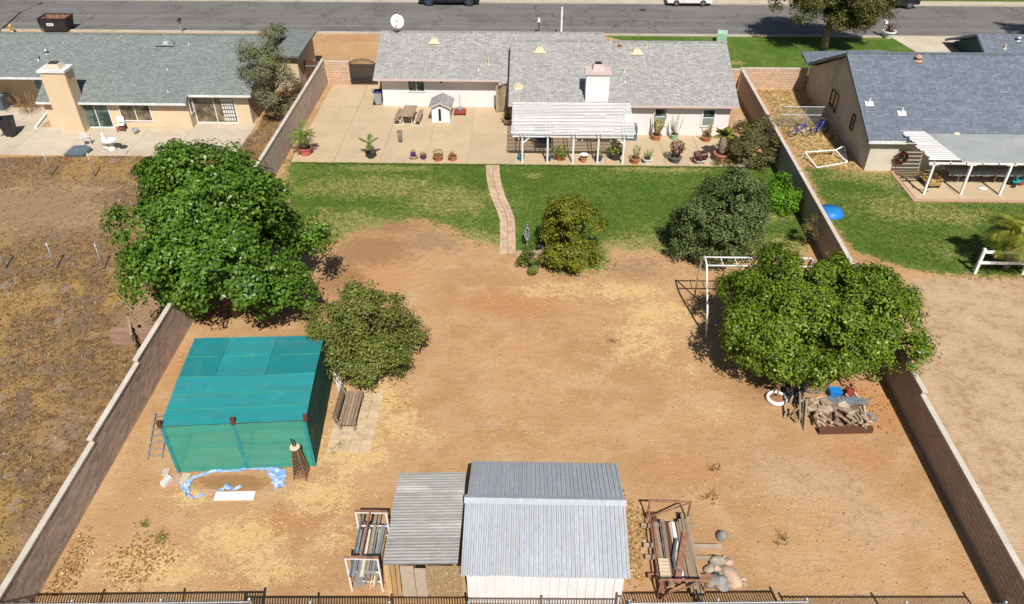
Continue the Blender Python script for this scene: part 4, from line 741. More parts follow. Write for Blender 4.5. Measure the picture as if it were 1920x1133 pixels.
def sheet_thing(label, u0, u1, y, h_, mat, th=.02, tilt=.05, name='board'):
    a, b_ = YP(u0, 1095, y).x, YP(u1, 1095, y).x; o = tag(MB().box(-(b_ - a) / 2, (b_ - a) / 2, -th / 2, th / 2, 0, h_).build(name, mat), label, 'board'); o.location = ((a + b_) / 2, y, .02); o.rotation_euler = (-tilt, 0, 0); return o
sheet_thing('wide strand board sheet standing under the lean-to beside the shed', 802, 866, 14.02, 1.62, M_osb); sheet_thing('narrow pale strand board standing under the lean-to', 779, 800, 14.0, 1.5, pm('strand_pale', (.48, .40, .32), (.38, .31, .24), 12, .9, .3)); sheet_thing('grey plywood sheet standing under the lean-to', 753, 778, 14.01, 1.6, M_ply)
for i, (u, w_) in enumerate(((724, 10), (735, 8), (744, 7))): sheet_thing(('leftmost', 'middle', 'rightmost')[i] + ' tan timber stud of three standing under the lean-to edge', u, u + w_, 13.99 + .03 * i, 1.65, M_woodt, .05, .04 + .03 * i, 'timber_stud')
# rack of metal stock left of the lean-to
RK = thing('metal_rack', 'white and rusty metal stock rack left of the lean-to', 'rack', (-5.2, 15, 0)); ry0, ry1, rx0, rx1, rh = 14.25, 16.0, -5.5, -4.5, 1.75
for y in (ry0, ry1):
    MB().box(rx0 - .03, rx0 + .03, y - .03, y + .03, 0, rh).build('upright', M_cream_s, RK, True); MB().box(rx1 - .03, rx1 + .03, y - .03, y + .03, 0, rh).build('upright', M_cream_s, RK, True); MB().box(rx0 + .031, rx1 - .031, y - .03, y + .03, rh - .06, rh).build('top_bar', M_cream_s, RK, True); MB().box(rx0 - .03, rx1 + .03, y - .03, y + .04, rh + .001, rh + .05).build('angle_iron', M_rust, RK, True)
    for z in (.5, 1.0): MB().box(rx0 + .03, rx1 - .03, y - .02, y + .02, z - .02, z + .02).build('shelf_bar', M_cream_s, RK, True)
MB().box(-5.04, -4.98, ry0, ry1, rh + .051, rh + .11).build('ridge_bar', M_rust, RK, True)
ORD = ('leftmost', 'second', 'third', 'fourth', 'fifth', 'sixth', 'seventh', 'eighth', 'ninth', 'tenth', 'eleventh', 'twelfth')
for i in range(22):
    ly = i // 11; x = rx0 + .1 + .076 * (i % 11) + rnd.uniform(-.015, .015); z = (.53, 1.03)[ly] + rnd.uniform(0, .1); a_ = rnd.uniform(-.05, .05); l0, l1 = 14.2 - rnd.uniform(0, .25), 16 + rnd.uniform(-.3, .5)
    g = MB().bar((0, l0 - 15, 0), (a_, l1 - 15, rnd.uniform(-.02, .06)), rnd.choice((.03, .04, .07, .1)), rnd.choice((.02, .03, .04))); o = tag(g.build('metal_bar', rnd.choice((M_alu, M_galv, M_alu, M_alu, M_galv, M_cream, M_rust, M_woodx, M_slate))), ORD[i % 11] + ' bar from the left on the %s level of the white metal rack' % ('lower', 'upper')[ly], 'bar', 'bars stored in the metal rack'); o.location = (x, 15, z)
# lumber rack right of the shed
LR = thing('lumber_rack', 'rusty pipe lumber rack right of the metal shed', 'rack', (4.8, 15.7, 0)); qa, qb = 4.35, 5.75; y0, y1, hz = 14.2, 17.25, 1.0
for y in (y0, y1):
    for x in (qa, qb): MB().tube([(x, y, 0), (x, y, hz)], .035, 6).build('upright', M_rust, LR, True)
    MB().tube([(qa - .05, y, hz), (qb + .05, y, hz)], .04, 6).build('cross_pipe', M_rust, LR, True); MB().tube([(qa, y + .02, .08), (qb, y + .02, hz - .08)], .03, 6).build('diagonal', M_rust, LR, True)
MB().tube([(qa, y0, .55), (qa, y1, .55)], .03, 6).build('side_pipe', M_rust, LR, True)
for i, v_ in enumerate((985, 1022, 1044, 1080)):
    y = G(1300, v_, .25).y; xr = (6.2, 6.9, 6.7, 6.4)[i]; o = tag(MB().box(-.02, xr - 4.3, -.06, .06, 0, .12).build('bearer', (M_woodx, M_ply, M_woodx, M_rust)[i]), ('back', 'second from back', 'third from back', 'front')[i] + ' cross timber carrying the lumber stack', 'timber'); o.location = (4.1, y, .12 if i < 3 else .16)
    MB().box(-.1, .1, -.05, .05, 0, .0)
for i, x in enumerate((4.6, 5.5)): tag(MB().box(-.08, .08, -1.5, 1.5, 0, .118).build('sleeper', M_woodb), ('left', 'right') [i] + ' dark sleeper on the ground under the lumber stack', 'timber').location = (x, 16.0, 0)
lum = [(4.22, 16.0, 3.0, .10, M_rust), (4.34, 16.4, 2.2, .12, M_woodg), (4.47, 16.1, 2.5, .04, M_alu), (4.56, 16.2, 2.6, .13, M_woodg), (4.70, 16.3, 2.4, .12, M_woodb), (4.83, 16.5, 2.0, .11, M_ply), (4.95, 16.4, 2.2, .10, M_white), (5.06, 16.3, 2.4, .09, M_woodg), (5.16, 16.2, 2.8, .09, M_woodg), (5.26, 16.1, 3.2, .09, M_woodx), (5.36, 15.9, 3.4, .09, M_woodg), (5.46, 15.9, 3.5, .09, M_woodg)]
for i, (x, y, l_, w_, m_) in enumerate(lum):
    for k in range(2 if i not in (2, 6) else 1):
        o = tag(MB().cbox((0, 0, 0), (w_, l_ - .2 * k, .07)).build('lumber_board', m_), ORD[i] + ' board from the left in the %s layer of the lumber stack' % ('lower' if k == 0 and i not in (2, 6) else 'top'), 'board', 'boards stacked in the lumber rack'); o.location = (x + .24 + rnd.uniform(-.01, .01), y + rnd.uniform(-.1, .1) - .55, .32 + .075 * k + rnd.uniform(0, .004)); o.rotation_euler = (0, 0, rnd.uniform(-.02, .02))
o = tag(MB().cbox((0, 0, 0), (.2, 2.0, .05)).build('lumber_board', M_rust), 'reddish board lying slantwise on top of the lumber stack', 'board'); o.location = (5.22, 15.4, .50); o.rotation_euler = (0, 0, R(-16))
cp = thing('plastic_crate', 'cream slotted plastic crate lying at the left of the lumber stack', 'crate', (4.6, 14.95, .44))
MB().box(-.17, .17, -.38, .38, 0, .03).build('base', M_cream, cp)
for k in range(6): MB().box(-.17, .17, -.38 + k * .13, -.30 + k * .13, .031, .1).build('slat', M_cream, cp)
tag(MB().tube([G(1268, 1010, .55), G(1262, 1045, .55), G(1266, 1065, .52), G(1275, 1072, .5)], .05, 6).build('blue_strap', M_slate), 'dark blue bent metal strip over the lumber stack', 'metal strip')
# rocks
rocks = [(1344, 1061, .42, .34, .36, 0, M_rock, 'large brown boulder at the back of the rock heap'), (1365, 1064, .28, .24, .22, .4, M_rockp, 'round cream rock at the back right of the heap'), (1330, 1076, .3, .28, .2, 0, M_rock, 'square brown rock beside the lumber rack'), (1348, 1076, .28, .2, .2, .2, M_rockp, 'small cream rock in the middle of the heap'),
         (1371, 1088, .34, .62, .32, .5, M_rockp, 'long pink boulder on the right of the rock heap'), (1350, 1099, .36, .5, .36, .2, M_rockb, 'big blue-grey boulder at the front of the rock heap'), (1335, 1102, .3, .34, .24, 0, M_rock, 'brown rock at the front left of the heap'), (1354, 1086, .2, .22, .2, 0, M_rock, 'small grey rock behind the blue-grey boulder'),
         (1328, 1088, .26, .16, .18, 0, M_rock, 'flat tan rock against the rack upright'), (1366, 1104, .3, .2, .18, .5, M_rock, 'flat grey rock at the front of the heap'), (1378, 1108, .3, .18, .18, 0, M_rockp, 'pale flat rock at the front right of the heap'), (1395, 1096, .14, .1, .1, 0, M_rockp, 'tiny pale stone right of the heap'), (1396, 1104, .14, .11, .1, 0, M_rock, 'tiny grey stone at the right corner of the heap'), (1358, 1054, .12, .1, .1, 0, M_rock, 'tiny stone behind the rock heap'), (1377, 1078, .13, .1, .1, 0, M_rock, 'tiny stone beside the pink boulder'), (1355, 1013, .26, .38, .3, -.3, M_rockb, 'lone pale grey boulder on the bare dirt')]
for i, (u, v_, a, b_, c_, rz, m_, lb) in enumerate(rocks): p = G(u, v_ - 9, c_ * .4); o = tag(MB().ball((0, 0, 0), (a * .66, b_ * .64, c_ * .6), 14, 9, .26, i + 3).build('rock', m_, None, False, True), lb, 'rock', 'rocks beside the lumber rack' if i < 15 else None); o.location = (p.x, p.y, c_ * .36); o.rotation_euler = (0, 0, rz)
# old tyre half hidden behind the shed, small yard junk
def tyre(label, loc, rx=0., ry=0., r=.33): o = tag(MB().lathe([(r * .62, -.08), (r * .9, -.1), (r, -.05), (r, .05), (r * .9, .1), (r * .62, .08)], (0, 0, 0), 18).build('tyre', M_tyre, None, False, True), label, 'tyre'); o.location = loc; o.rotation_euler = (rx, ry, 0); return o
tyre('dark tyre leaning on the far side of the shed', (3.36, 15.85, .33), 0, R(78))

# ---------------------------------------------------------------- fence along the bottom edge
def low_fence(label, pa, pb, h_, slats=True, cat='fence'):
    A, B = G(*pa, h_), G(*pb, h_); A.z = B.z = 0; d = B - A; W_f = d.length; f = thing('chain_link_fence', label, cat, A, math.atan2(d.y, d.x)); n = max(1, round(W_f / 2.4))
    for i in range(n + 1): x = W_f * i / n; MB().tube([(x, 0, 0), (x, 0, h_ + .03)], .035, 8).lathe([(.045, 0), (.04, .05), (.01, .07)], (x, 0, h_ + .031), 8).build('post', M_galv, f)
    MB().tube([(0, -.07, h_), (W_f, -.07, h_)], .028, 8).build('top_rail', M_galv, f); g = MB(); k = int(W_f / .085)
    if slats:
        for i in range(k): x = (i + .5) * W_f / k; g.box(x - .02, x + .02, -.012, .012, .05, h_ - .05)
        tag(g.build('privacy_slats', M_maroon, f), kind='stuff'); MB().box(0, W_f, .013, .03, h_ - .16, h_ - .13).build('wire_band', M_galv, f)
    else:
        p_ = .12
        for i in range(-int(h_ / p_), int(W_f / p_)):
            for sg_ in (1, -1):
                xs_ = i * p_; t0 = max(0, -xs_); t1 = min(h_, W_f - xs_)
                if t1 > t0: g.bar((xs_ + t0, 0, t0 if sg_ > 0 else h_ - t0), (xs_ + t1, 0, t1 if sg_ > 0 else h_ - t1), .009)
        tag(g.build('wire_mesh', M_galv, f), kind='stuff')
low_fence('tall slatted chain-link fence section at the bottom left', (-30, 1130), (468, 1125), 1.75); low_fence('lower slatted chain-link fence section before the shed', (434, 1131), (1175, 1131), 1.4)
low_fence('slatted chain-link fence section before the rocks', (1180, 1128), (1512, 1125), 1.85); low_fence('bare chain-link fence section at the bottom right', (1512, 1131), (1885, 1131), 1.38, False)

# ---------------------------------------------------------------- trees
def tree(name, label, cat, base, lobes, mat, bark, leaf, n_cl, per, cr, seed, trunk_r=.16, zmin=.25, limbs=10, group=None, aspect=.6, up=.4, fill=.22, trunk=True, puff=1.9):
    """lobes: ellipsoids (dx, dy, z, rx, ry, rz) round the base; leaf clumps fill their outer shells"""
    g = np.random.default_rng(seed); base = Vector((base[0], base[1], 0)); t_ = thing(name, label, cat, base, 0, group); vol = np.array([(l[3] * l[4] + l[4] * l[5] + l[3] * l[5]) for l in lobes]); C_, O_ = [], []
    pr_ = cr * puff; k = 15
    for li, l in enumerate(lobes):
        n = int(1.45 * n_cl / k * vol[li] / vol.sum()) + 1; d = g.normal(size=(n, 3)); d /= np.linalg.norm(d, axis=1, keepdims=True)
        ks = g.normal(size=(5, 3)) * 2.2; ph = g.uniform(0, 6.3, 5); wob = 1 + .05 * np.sin(d @ ks.T + ph).sum(1)
        rr = np.where(g.uniform(size=n) < fill, g.uniform(.4, .75, n), g.uniform(.78, .98, n)) * wob; P = np.array(l[:3]) + d * rr[:, None] * np.maximum(np.array(l[3:6]) * 1.03 - pr_ * .3, .1)
        e = g.normal(size=(n, k, 3)) + d[:, None] * .9 + np.array([0, 0, .35]); e /= np.linalg.norm(e, axis=2, keepdims=True); sz = pr_ * g.uniform(.55, 1.3, (n, 1, 1))
        C_.append((P[:, None] + e * sz * g.uniform(.6, 1.05, (n, k, 1))).reshape(-1, 3)); O_.append((d[:, None] * .5 + e * .7).reshape(-1, 3))
    C_ = np.concatenate(C_); O_ = np.concatenate(O_); keep = C_[:, 2] > zmin
    C_, O_ = C_[keep], O_[keep]; n = len(C_); csz = cr * g.uniform(.6, 1.35, n); dd = g.normal(size=(n, per, 3)); dd /= np.linalg.norm(dd, axis=2, keepdims=True); rad = g.uniform(.25, 1, (n, per, 1)) ** .6
    P = C_[:, None] + dd * rad * csz[:, None, None] * np.array([1, 1, .75]); Nn = O_[:, None] * .55 + dd * .5 + np.array([0, 0, up]) + g.normal(size=(n, per, 3)) * .38
    P = P.reshape(-1, 3); ok = P[:, 2] > .06; tint = np.clip(np.repeat(g.uniform(0, .35, n), per) + g.uniform(0, .65, n * per), 0, 1)
    me = leaf_mesh('crown', P[ok], Nn.reshape(-1, 3)[ok], leaf, seed + 1, aspect, .14, tint[ok]); obj('crown', me, mat, t_)
    if trunk:
        mb = MB(); top = Vector((0, 0, max(.6, np.mean([l[2] for l in lobes]) * .55))); mb.tube([(0, 0, -.05), (.05, .02, top.z * .5), tuple(top)], [trunk_r * 1.25, trunk_r, trunk_r * .85], 9)
        for i in range(limbs): e = Vector(C_[g.integers(n)]); mid = lerp(top, e, .45) + Vector((g.normal(0, .15), g.normal(0, .15), .25)); mb.tube([tuple(top - Vector((0, 0, .1 + .1 * (i % 3)))), tuple(mid), tuple(lerp(top, e, .95))], [trunk_r * .6, trunk_r * .35, trunk_r * .08], 5)
        mb.build('trunk', bark, t_, False, True)
    return t_
tree('shade_tree', 'tall dense bright green tree overhanging the left block wall', 'tree', (-13.7, 28.6), [(-.1, 0, 4.4, 3.7, 3.6, 3.6), (.7, -.8, 3.1, 3.3, 3.0, 2.5), (-.7, .6, 5.4, 2.8, 2.8, 2.7), (1.5, .8, 4.3, 2.5, 2.6, 2.4), (-1.5, -.6, 3.6, 2.5, 2.6, 2.2), (-.4, .5, 5.6, 2.5, 2.4, 2.3), (-2.0, .6, 4.6, 1.9, 1.9, 1.8)], LF_big, M_bark, .19, 1250, 50, .50, 11, .24, .4, 16)
tree('young_tree', 'small round green tree beside the shade house', 'tree', (-6.65, 25.0), [(0, 0, 2.0, 1.8, 1.8, 1.6), (.3, -.1, 1.5, 1.9, 1.8, 1.2), (-.4, .4, 2.7, 1.2, 1.2, 1.1), (-1.3, -.2, 2.4, .9, .8, .6)], LF_small, M_bark, .12, 420, 40, .34, 23, .09, .35, 14)
tree('citrus_tree', 'gold-tinged bushy tree next to the paver path', 'tree', (2.15, 33.3), [(0, 0, 1.7, 1.4, 1.45, 1.5), (-.1, .3, 2.7, .95, .95, 1.1), (.0, -.3, 1.1, 1.35, 1.3, .9), (.5, .3, 2.2, .9, .9, .9)], LF_cit, M_bark, .13, 330, 40, .32, 31, .09, .15, 10)
tree('fruit_tree', 'large grey-green fruit tree on the lawn near the monkey bars', 'tree', (9.85, 34.1), [(0, 0, 2.1, 2.2, 2.1, 1.8), (.4, .3, 3.1, 1.5, 1.5, 1.5), (-.5, -.3, 1.6, 1.9, 1.8, 1.3), (1.0, .1, 2.1, 1.4, 1.4, 1.4)], LF_grey, M_bark, .13, 640, 40, .36, 41, .12, .2, 12)
tree('orange_tree', 'broad dense dome-shaped green tree over the firewood pile', 'tree', (11.95, 25.6), [(0, 0, 2.9, 3.8, 2.8, 1.7), (-2.0, -.2, 2.6, 2.4, 2.3, 1.5), (2.0, .2, 2.7, 2.3, 2.3, 1.5), (.2, 1.0, 3.4, 2.8, 2.2, 1.5), (-.2, -1.2, 2.3, 3.0, 1.8, 1.3)], LF_ora, M_bark, .135, 1500, 50, .38, 53, .2, .75, 16)
tree('bush', 'dusky brown-green bush at the patio end by the right wall', 'bush', (14.1, 45.2), [(0, 0, 1.2, 1.3, 1.3, 1.15), (-.2, -.4, .8, 1.3, 1.1, .8), (.2, .3, 1.8, .9, .9, .8)], LF_bush, M_bark, .12, 210, 36, .28, 61, .06, .12, 8)
tree('bush', 'bright yellow-green shrub against the right block wall', 'bush', (14.5, 38.9), [(0, 0, 1.2, .85, .8, 1.0), (-.2, -.2, .6, .75, .7, .6)], LF_bri, M_bark, .13, 120, 34, .24, 67, .04, .1, 6)
tree('bush', 'small dry leafless-looking shrub at the foot of the right wall', 'bush', (14.75, 35.2), [(0, 0, .9, .4, .4, .9)], LF_bush, M_bark, .1, 30, 16, .2, 69, .03, .1, 5)
tree('bush', 'small rounded bush beside the end of the paver path', 'bush', (.2, 32.6), [(0, 0, .65, .5, .5, .65)], LF_pot, M_bark, .08, 70, 34, .16, 71, .03, .06, 3)
tree('bush', 'low green clump between the patio end and the dusky bush', 'bush', (13.5, 46.4), [(0, 0, .55, .7, .8, .55)], LF_pot, M_bark, .1, 70, 30, .2, 73, .03, .06, 3)
tree('eucalyptus_tree', 'airy grey-green tree at the corner of the tan house', 'tree', (-17.6, 50.6), [(-.2, 0, 3.8, 1.5, 1.4, 1.9), (.5, .3, 5.0, 1.0, 1.0, 1.3), (-1.0, -.3, 4.2, .9, .9, 1.0), (.3, -.2, 2.2, 1.3, 1.2, 1.5)], LF_euc, M_barkp, .15, 300, 26, .36, 79, .09, .4, 22, aspect=.32, up=.1)
tree('street_tree', 'tall olive-brown tree on the front lawn by the road', 'tree', (25.0, 66.2), [(0, 0, 5.4, 3.4, 3.2, 2.6), (-1.5, 0, 4.3, 2.5, 2.4, 1.7), (2.0, -.3, 4.2, 2.3, 2.2, 1.9), (.3, .3, 7.2, 2.6, 2.6, 1.8), (1.2, -.8, 3.4, 1.7, 1.5, 1.4), (-3.0, .3, 4.6, 2.0, 1.9, 1.7), (3.2, .2, 4.6, 1.7, 1.7, 1.6)], LF_olv, M_barkp, .2, 1350, 38, .5, 83, .3, 1.4, 18, aspect=.4, up=.2)
def palm(label, base, h_, nf, fl, seed, mat=LF_palm, tr=.13, name='palm_tree', parent=None, z0=0., droop=1.1, cat='palm', fat=None, wdt=.055):
    q = random.Random(seed); t_ = parent or thing(name, label, cat, (base[0], base[1], 0)); lean = q.uniform(-.2, .2) * (h_ / 4)
    pts = [(lean * (k / 6) ** 2, 0, z0 + h_ * k / 6) for k in range(7)]; rs = [tr * (1.15 - .35 * k / 6) for k in range(7)] if not fat else [fat * (.7 + .5 * math.sin(math.pi * (k / 6) ** .8 * .8 + .3)) for k in range(7)]
    MB().tube(pts, rs, 9).build('trunk', M_barkp, t_, False, True); V, Q_, T_ = [], [], []; o = Vector((lean, 0, z0 + h_))
    for i in range(nf):
        a = 2 * math.pi * i / nf + q.uniform(-.2, .2); el = q.uniform(.1, 1.25); d = Vector((math.cos(a) * math.cos(el), math.sin(a) * math.cos(el), math.sin(el))); p = o.copy(); L_ = fl * q.uniform(.75, 1.1); sd_ = Vector((-math.sin(a), math.cos(a), 0)); k = 12
        for s in range(k):
            p2 = p + d * (L_ / k); tv = q.uniform(0, 1)
            ll = L_ * .36 * math.sin(math.pi * min(1, (s + 1.4) / (k + 1)))
            for sg_ in (-1, 1):
                for e in (0, .5):
                    b0 = lerp(p, p2, e); tip = b0 + sd_ * sg_ * ll * .8 + d * ll * .55 - Vector((0, 0, ll * .35)); wv = d * wdt; n_ = len(V); V += [tuple(b0 - wv * .4), tuple(b0 + wv), tuple(tip + wv * .2), tuple(tip - wv * .2)]; Q_.append((n_, n_ + 1, n_ + 2, n_ + 3)); T_ += [tv] * 4
            n_ = len(V); w0 = sd_ * .025; V += [tuple(p - w0), tuple(p + w0), tuple(p2 + w0), tuple(p2 - w0)]; Q_.append((n_, n_ + 1, n_ + 2, n_ + 3)); T_ += [tv] * 4
            p = p2; d = (d - Vector((0, 0, droop * 1.6 / k))).normalized()
    obj('fronds', npmesh('fronds', np.array(V), np.array(Q_), np.array(T_)), mat, t_); return t_
palm('feathery palm with drooping yellow-green fronds at the right edge', G(1884, 505), 2.1, 26, 2.1, 5, tr=.16)
palm('tall palm beyond the right edge whose shadow falls on the road', (45.5, 66.4), 6.5, 22, 2.6, 6, tr=.2)

# ---------------------------------------------------------------- potted plants
def sprig(parent, z, r, h_, mat, n, leaf, seed, name='foliage', aspect=.6, up=.6):
    g = np.random.default_rng(seed); d = g.normal(size=(n, 3)); d /= np.linalg.norm(d, axis=1, keepdims=True); P = d * (g.uniform(.3, 1, (n, 1)) ** .5) * np.array([r, r, h_ / 2]) + np.array([0, 0, z + h_ / 2]); P[:, 2] = np.maximum(P[:, 2], z); return obj(name, leaf_mesh(name, P, d * .6 + np.array([0, 0, up]) + g.normal(size=(n, 3)) * .4, leaf, seed, aspect), mat, parent)
def stems(parent, z, n, h_, sp, r, mat, seed, name='stem', tip=None, curl=.2):
    q = random.Random(seed)
    for i in range(n):
        a = q.uniform(0, 6.28); b_ = q.uniform(.02, .1); hh = h_ * q.uniform(.6, 1.1); ex = Vector((math.cos(a) * sp * q.uniform(.3, 1), math.sin(a) * sp * q.uniform(.3, 1), 0)); p0_ = Vector((math.cos(a) * b_, math.sin(a) * b_, z)); pm_ = p0_ + ex * .8 + Vector((0, 0, hh * .45)); pt = p0_ + ex * (1 + curl) + Vector((0, 0, hh))
        s = MB().tube([p0_, pm_, pt], [r, r * 1.05, r * .8], 6).build(name, mat, parent, False, True)
        if tip: MB().tube([pt, pt + (pt - pm_).normalized() * hh * .2], [r * .85, r * .4], 6).build('stem_tip', tip, s, False, True)
def blades(parent, z, n, L_, w_, mat, seed, spread=.9, name='leaves'):
    q = random.Random(seed); V, Q_, T_ = [], [], []
    for i in range(n):
        a = 6.283 * i / n + q.uniform(-.3, .3); el = q.uniform(.25, 1.35) if spread < 1 else q.uniform(.1, 1.1); d = Vector((math.cos(a) * math.cos(el), math.sin(a) * math.cos(el), math.sin(el))); s = Vector((-math.sin(a), math.cos(a), 0)) * w_; l = L_ * q.uniform(.7, 1.1); b0 = Vector((0, 0, z)); m_ = b0 + d * l * .55; e = b0 + d * l - Vector((0, 0, l * .12)); n_ = len(V)
        V += [tuple(b0 - s * .6), tuple(b0 + s * .6), tuple(m_ + s), tuple(m_ - s), tuple(e)]; Q_ += [(n_, n_ + 1, n_ + 2, n_ + 3), (n_ + 3, n_ + 2, n_ + 4, n_ + 4)]; T_ += [q.uniform(0, 1)] * 5
    me = bpy.data.meshes.new(name); me.from_pydata(V, [], [tuple(dict.fromkeys(x)) for x in Q_]); at = me.attributes.new('tint', 'FLOAT', 'POINT'); at.data.foreach_set('value', T_); return obj(name, me, mat, parent)
def pot(label, u, v_, r, h_, mat, bowl=False, z=.045, rim=True):
    t_ = thing('potted_plant', label, 'potted plant', tuple(G(u, v_))[:2] + (z,)); k = .72 if not bowl else .6
    MB().lathe([(r * k, 0), (r * .95, h_ * .82), (r * (1.1 if rim else .98), h_ * .84), (r * (1.1 if rim else 1), h_), (r * .92, h_), (r * .88, h_ * .9), (.01, h_ * .9)], (0, 0, 0), 16).build('pot', mat, t_, False, False); MB().lathe([(r * .87, 0), (.01, .02)], (0, 0, h_ * .905), 14).build('soil', M_soil, t_); return t_
p = pot('pink pot holding a stout palm at the left patio edge', 574, 291, .42, .52, M_pinkpot); palm('', (0, 0), .75, 13, 1.25, 12, parent=p, z0=.48, fat=.25, droop=.9, wdt=.03, mat=LF_pot)
p = pot('dark pot with a small leaning palm on the patio', 696, 296, .34, .42, M_dark); palm('', (0, 0), .55, 4, .75, 14, parent=p, z0=.4, fat=.15, droop=.5, wdt=.03, mat=LF_pot)
p = pot('tan bowl with a purple pot and pale sprig', 776, 299, .26, .22, M_tile, True); MB().lathe([(.13, 0), (.18, .2), (.16, .2), (.02, .17)], (-.03, 0, .2), 10).build('inner_pot', M_purple, p); sprig(p, .34, .2, .3, LF_pot, 60, .08, 1)
p = pot('purple pot with a small dark green cactus', 794, 299, .2, .22, M_purple); sprig(p, .2, .2, .25, LF_small, 120, .08, 2)
p = pot('terracotta pot with a bushy dried plant, left of two', 822, 302, .3, .36, M_terra); sprig(p, .34, .36, .42, LF_dry, 260, .1, 3, aspect=.3)
p = pot('red-brown pot with spiky dried leaves, right of two', 849, 302, .26, .32, M_terra); blades(p, .3, 34, .5, .02, LF_dry, 4)
p = pot('teal pot half hidden by the leftmost patio post', 977, 301, .22, .3, M_teal); sprig(p, .28, .16, .25, LF_dry, 60, .08, 5)
p = pot('small blue pot behind the second patio post', 1028, 302, .19, .25, M_navy); sprig(p, .24, .2, .32, LF_small, 110, .09, 6)
p = pot('terracotta pot with broad yellow-green leaves under the patio cover', 1051, 301, .3, .34, M_terra); sprig(p, .3, .58, .6, LF_pot, 240, .15, 7)
p = pot('small orange urn topped with a white rosette', 1094, 305, .22, .36, M_terra); MB().lathe([(.05, 0), (.25, .14), (.27, .16), (.1, .08)], (.02, 0, .36), 9).build('rosette', M_cream_s, p)
p = pot('blue pot with yellow-green leaves behind the fourth patio post', 1122, 302, .24, .28, M_navy); sprig(p, .26, .34, .45, LF_pot, 150, .11, 8)
p = pot('big black pot with a climbing plant by the rightmost post', 1153, 299, .4, .42, M_dark); sprig(p, .4, .5, .4, LF_small, 240, .12, 9); sprig(p, .7, .32, 1.1, LF_small, 220, .12, 10, 'climber')
p = pot('terracotta pot with an upright leafy succulent', 1191, 307, .3, .36, M_terra); stems(p, .34, 5, .8, .16, .015, M_bark, 11); sprig(p, .4, .26, .85, LF_pot, 150, .09, 12)
p = pot('pale grey pot with green pencil stems', 1213, 307, .28, .32, M_cream_s); stems(p, .3, 26, .62, .26, .014, pm('pencil_green', (.12, .17, .05), (.2, .24, .08), 6, .7, .1), 13)
p = pot('slate pot with a tall purple-brown succulent shrub', 1266, 305, .36, .36, M_slate, rim=True); stems(p, .32, 9, .95, .34, .03, M_barkp, 14); sprig(p, .55, .48, .95, LF_plum, 330, .13, 15); 
p = pot('low white bowl with dark red rosettes', 1311, 307, .36, .3, M_cream_s, True); sprig(p, .28, .48, .5, LF_plum, 260, .15, 16)
p = pot('pink pot with a tall shaggy-trunked palm at the right patio end', 1350, 303, .45, .56, M_pinkpot); palm('', (0, 0), 1.3, 14, .75, 18, parent=p, z0=.5, fat=.22, droop=.4, wdt=.05, mat=LF_palm)
p = pot('terracotta pot with tall yellow-tipped cactus columns by the wall', 1230, 263, .33, .36, M_terra); stems(p, .3, 7, 1.35, .34, .06, M_cact, 19, 'cactus_column', M_cacty)
p = pot('mint pot with thin bare grey-green stems by the wall', 1264, 262, .26, .36, M_mint); stems(p, .3, 11, 1.35, .36, .022, pm('stem_grey', (.22, .24, .15), (.3, .29, .2), 6, .8, .2), 20)
p = pot('terracotta bowl with short cactus columns near the right window', 1324, 265, .34, .32, M_terra); stems(p, .28, 10, .95, .34, .05, M_cact, 21, 'cactus_column')
p = pot('cream pot with a spiky yellow-green agave by the house corner', 952, 232, .32, .34, M_cream); blades(p, .32, 30, .8, .045, LF_palm, 22)
p = pot('white urn with a red-leaved plant beside the front drive', 1664, 71, .55, .62, M_cream_s, True, 0.01); blades(p, .58, 26, 1.0, .04, LF_plum, 23)
for i, (u, v_, lb) in enumerate(((1344, 311, 'small leafy weed tuft before the tall pink-potted palm'), (1362, 313, 'leafy weed tuft at the right end of the lawn edge'))): p = thing('garden_plant', lb, 'plant', G(u, v_)); sprig(p, .02, .3, .6, LF_small, 90, .12, 40 + i)

# ---------------------------------------------------------------- things on the main patio
pt = thing('picnic_table', 'weathered wooden picnic table with two benches and white frame on the patio', 'picnic table', tuple(G(768, 228))[:2] + (.045,), R(-3))
for i in range(5): MB().box(-.44 + i * .178, -.272 + i * .178, -.95, .95, .72, .76).build('top_plank', M_woodg, pt)
for s in (-1, 1):
    for i in range(2): MB().box(s * .74 - .145 + i * .15, s * .74 - .005 + i * .15, -.95, .95, .43, .465).build('bench_plank', M_woodg, pt)
    y = s * .7; MB().tube([(-.92, y, .02), (-.92, y, .2), (-.74, y, .42), (-.5, y, .3), (-.28, y, .02)], .022, 6).tube([(.92, y, .02), (.92, y, .2), (.74, y, .42), (.5, y, .3), (.28, y, .02)], .022, 6).tube([(-.28, y, .02), (-.34, y, .71)], .022, 6).tube([(.28, y, .02), (.34, y, .71)], .022, 6).tube([(-.92, y, .02), (-.28, y, .02)], .022, 6).tube([(.92, y, .02), (.28, y, .02)], .022, 6).build('leg_frame', M_white, pt)
dh = thing('playhouse', 'small white playhouse with grey shingle roof on the patio', 'playhouse', tuple(G(829, 225))[:2] + (.045,), R(-2))
MB().prism([(-.62, -.55, 0), (.62, -.55, 0), (.62, -.55, 1.15), (0, -.55, 1.42), (-.62, -.55, 1.15)], (0, 1.5, 0)).build('wall', M_shedw, dh); MB().box(-.15, .03, -.562, -.5505, .12, 1.0).build('doorway', M_black, dh); MB().box(.06, .5, -.60, -.5635, .02, 1.0).build('door', M_shedw, dh); MB().lathe([(.07, 0), (.07, .02)], (0, 0, 0), 10, Matrix.Translation((0, -.551, 1.22)) @ Matrix.Rotation(R(90), 4, 'X')).build('vent', M_cream, dh)
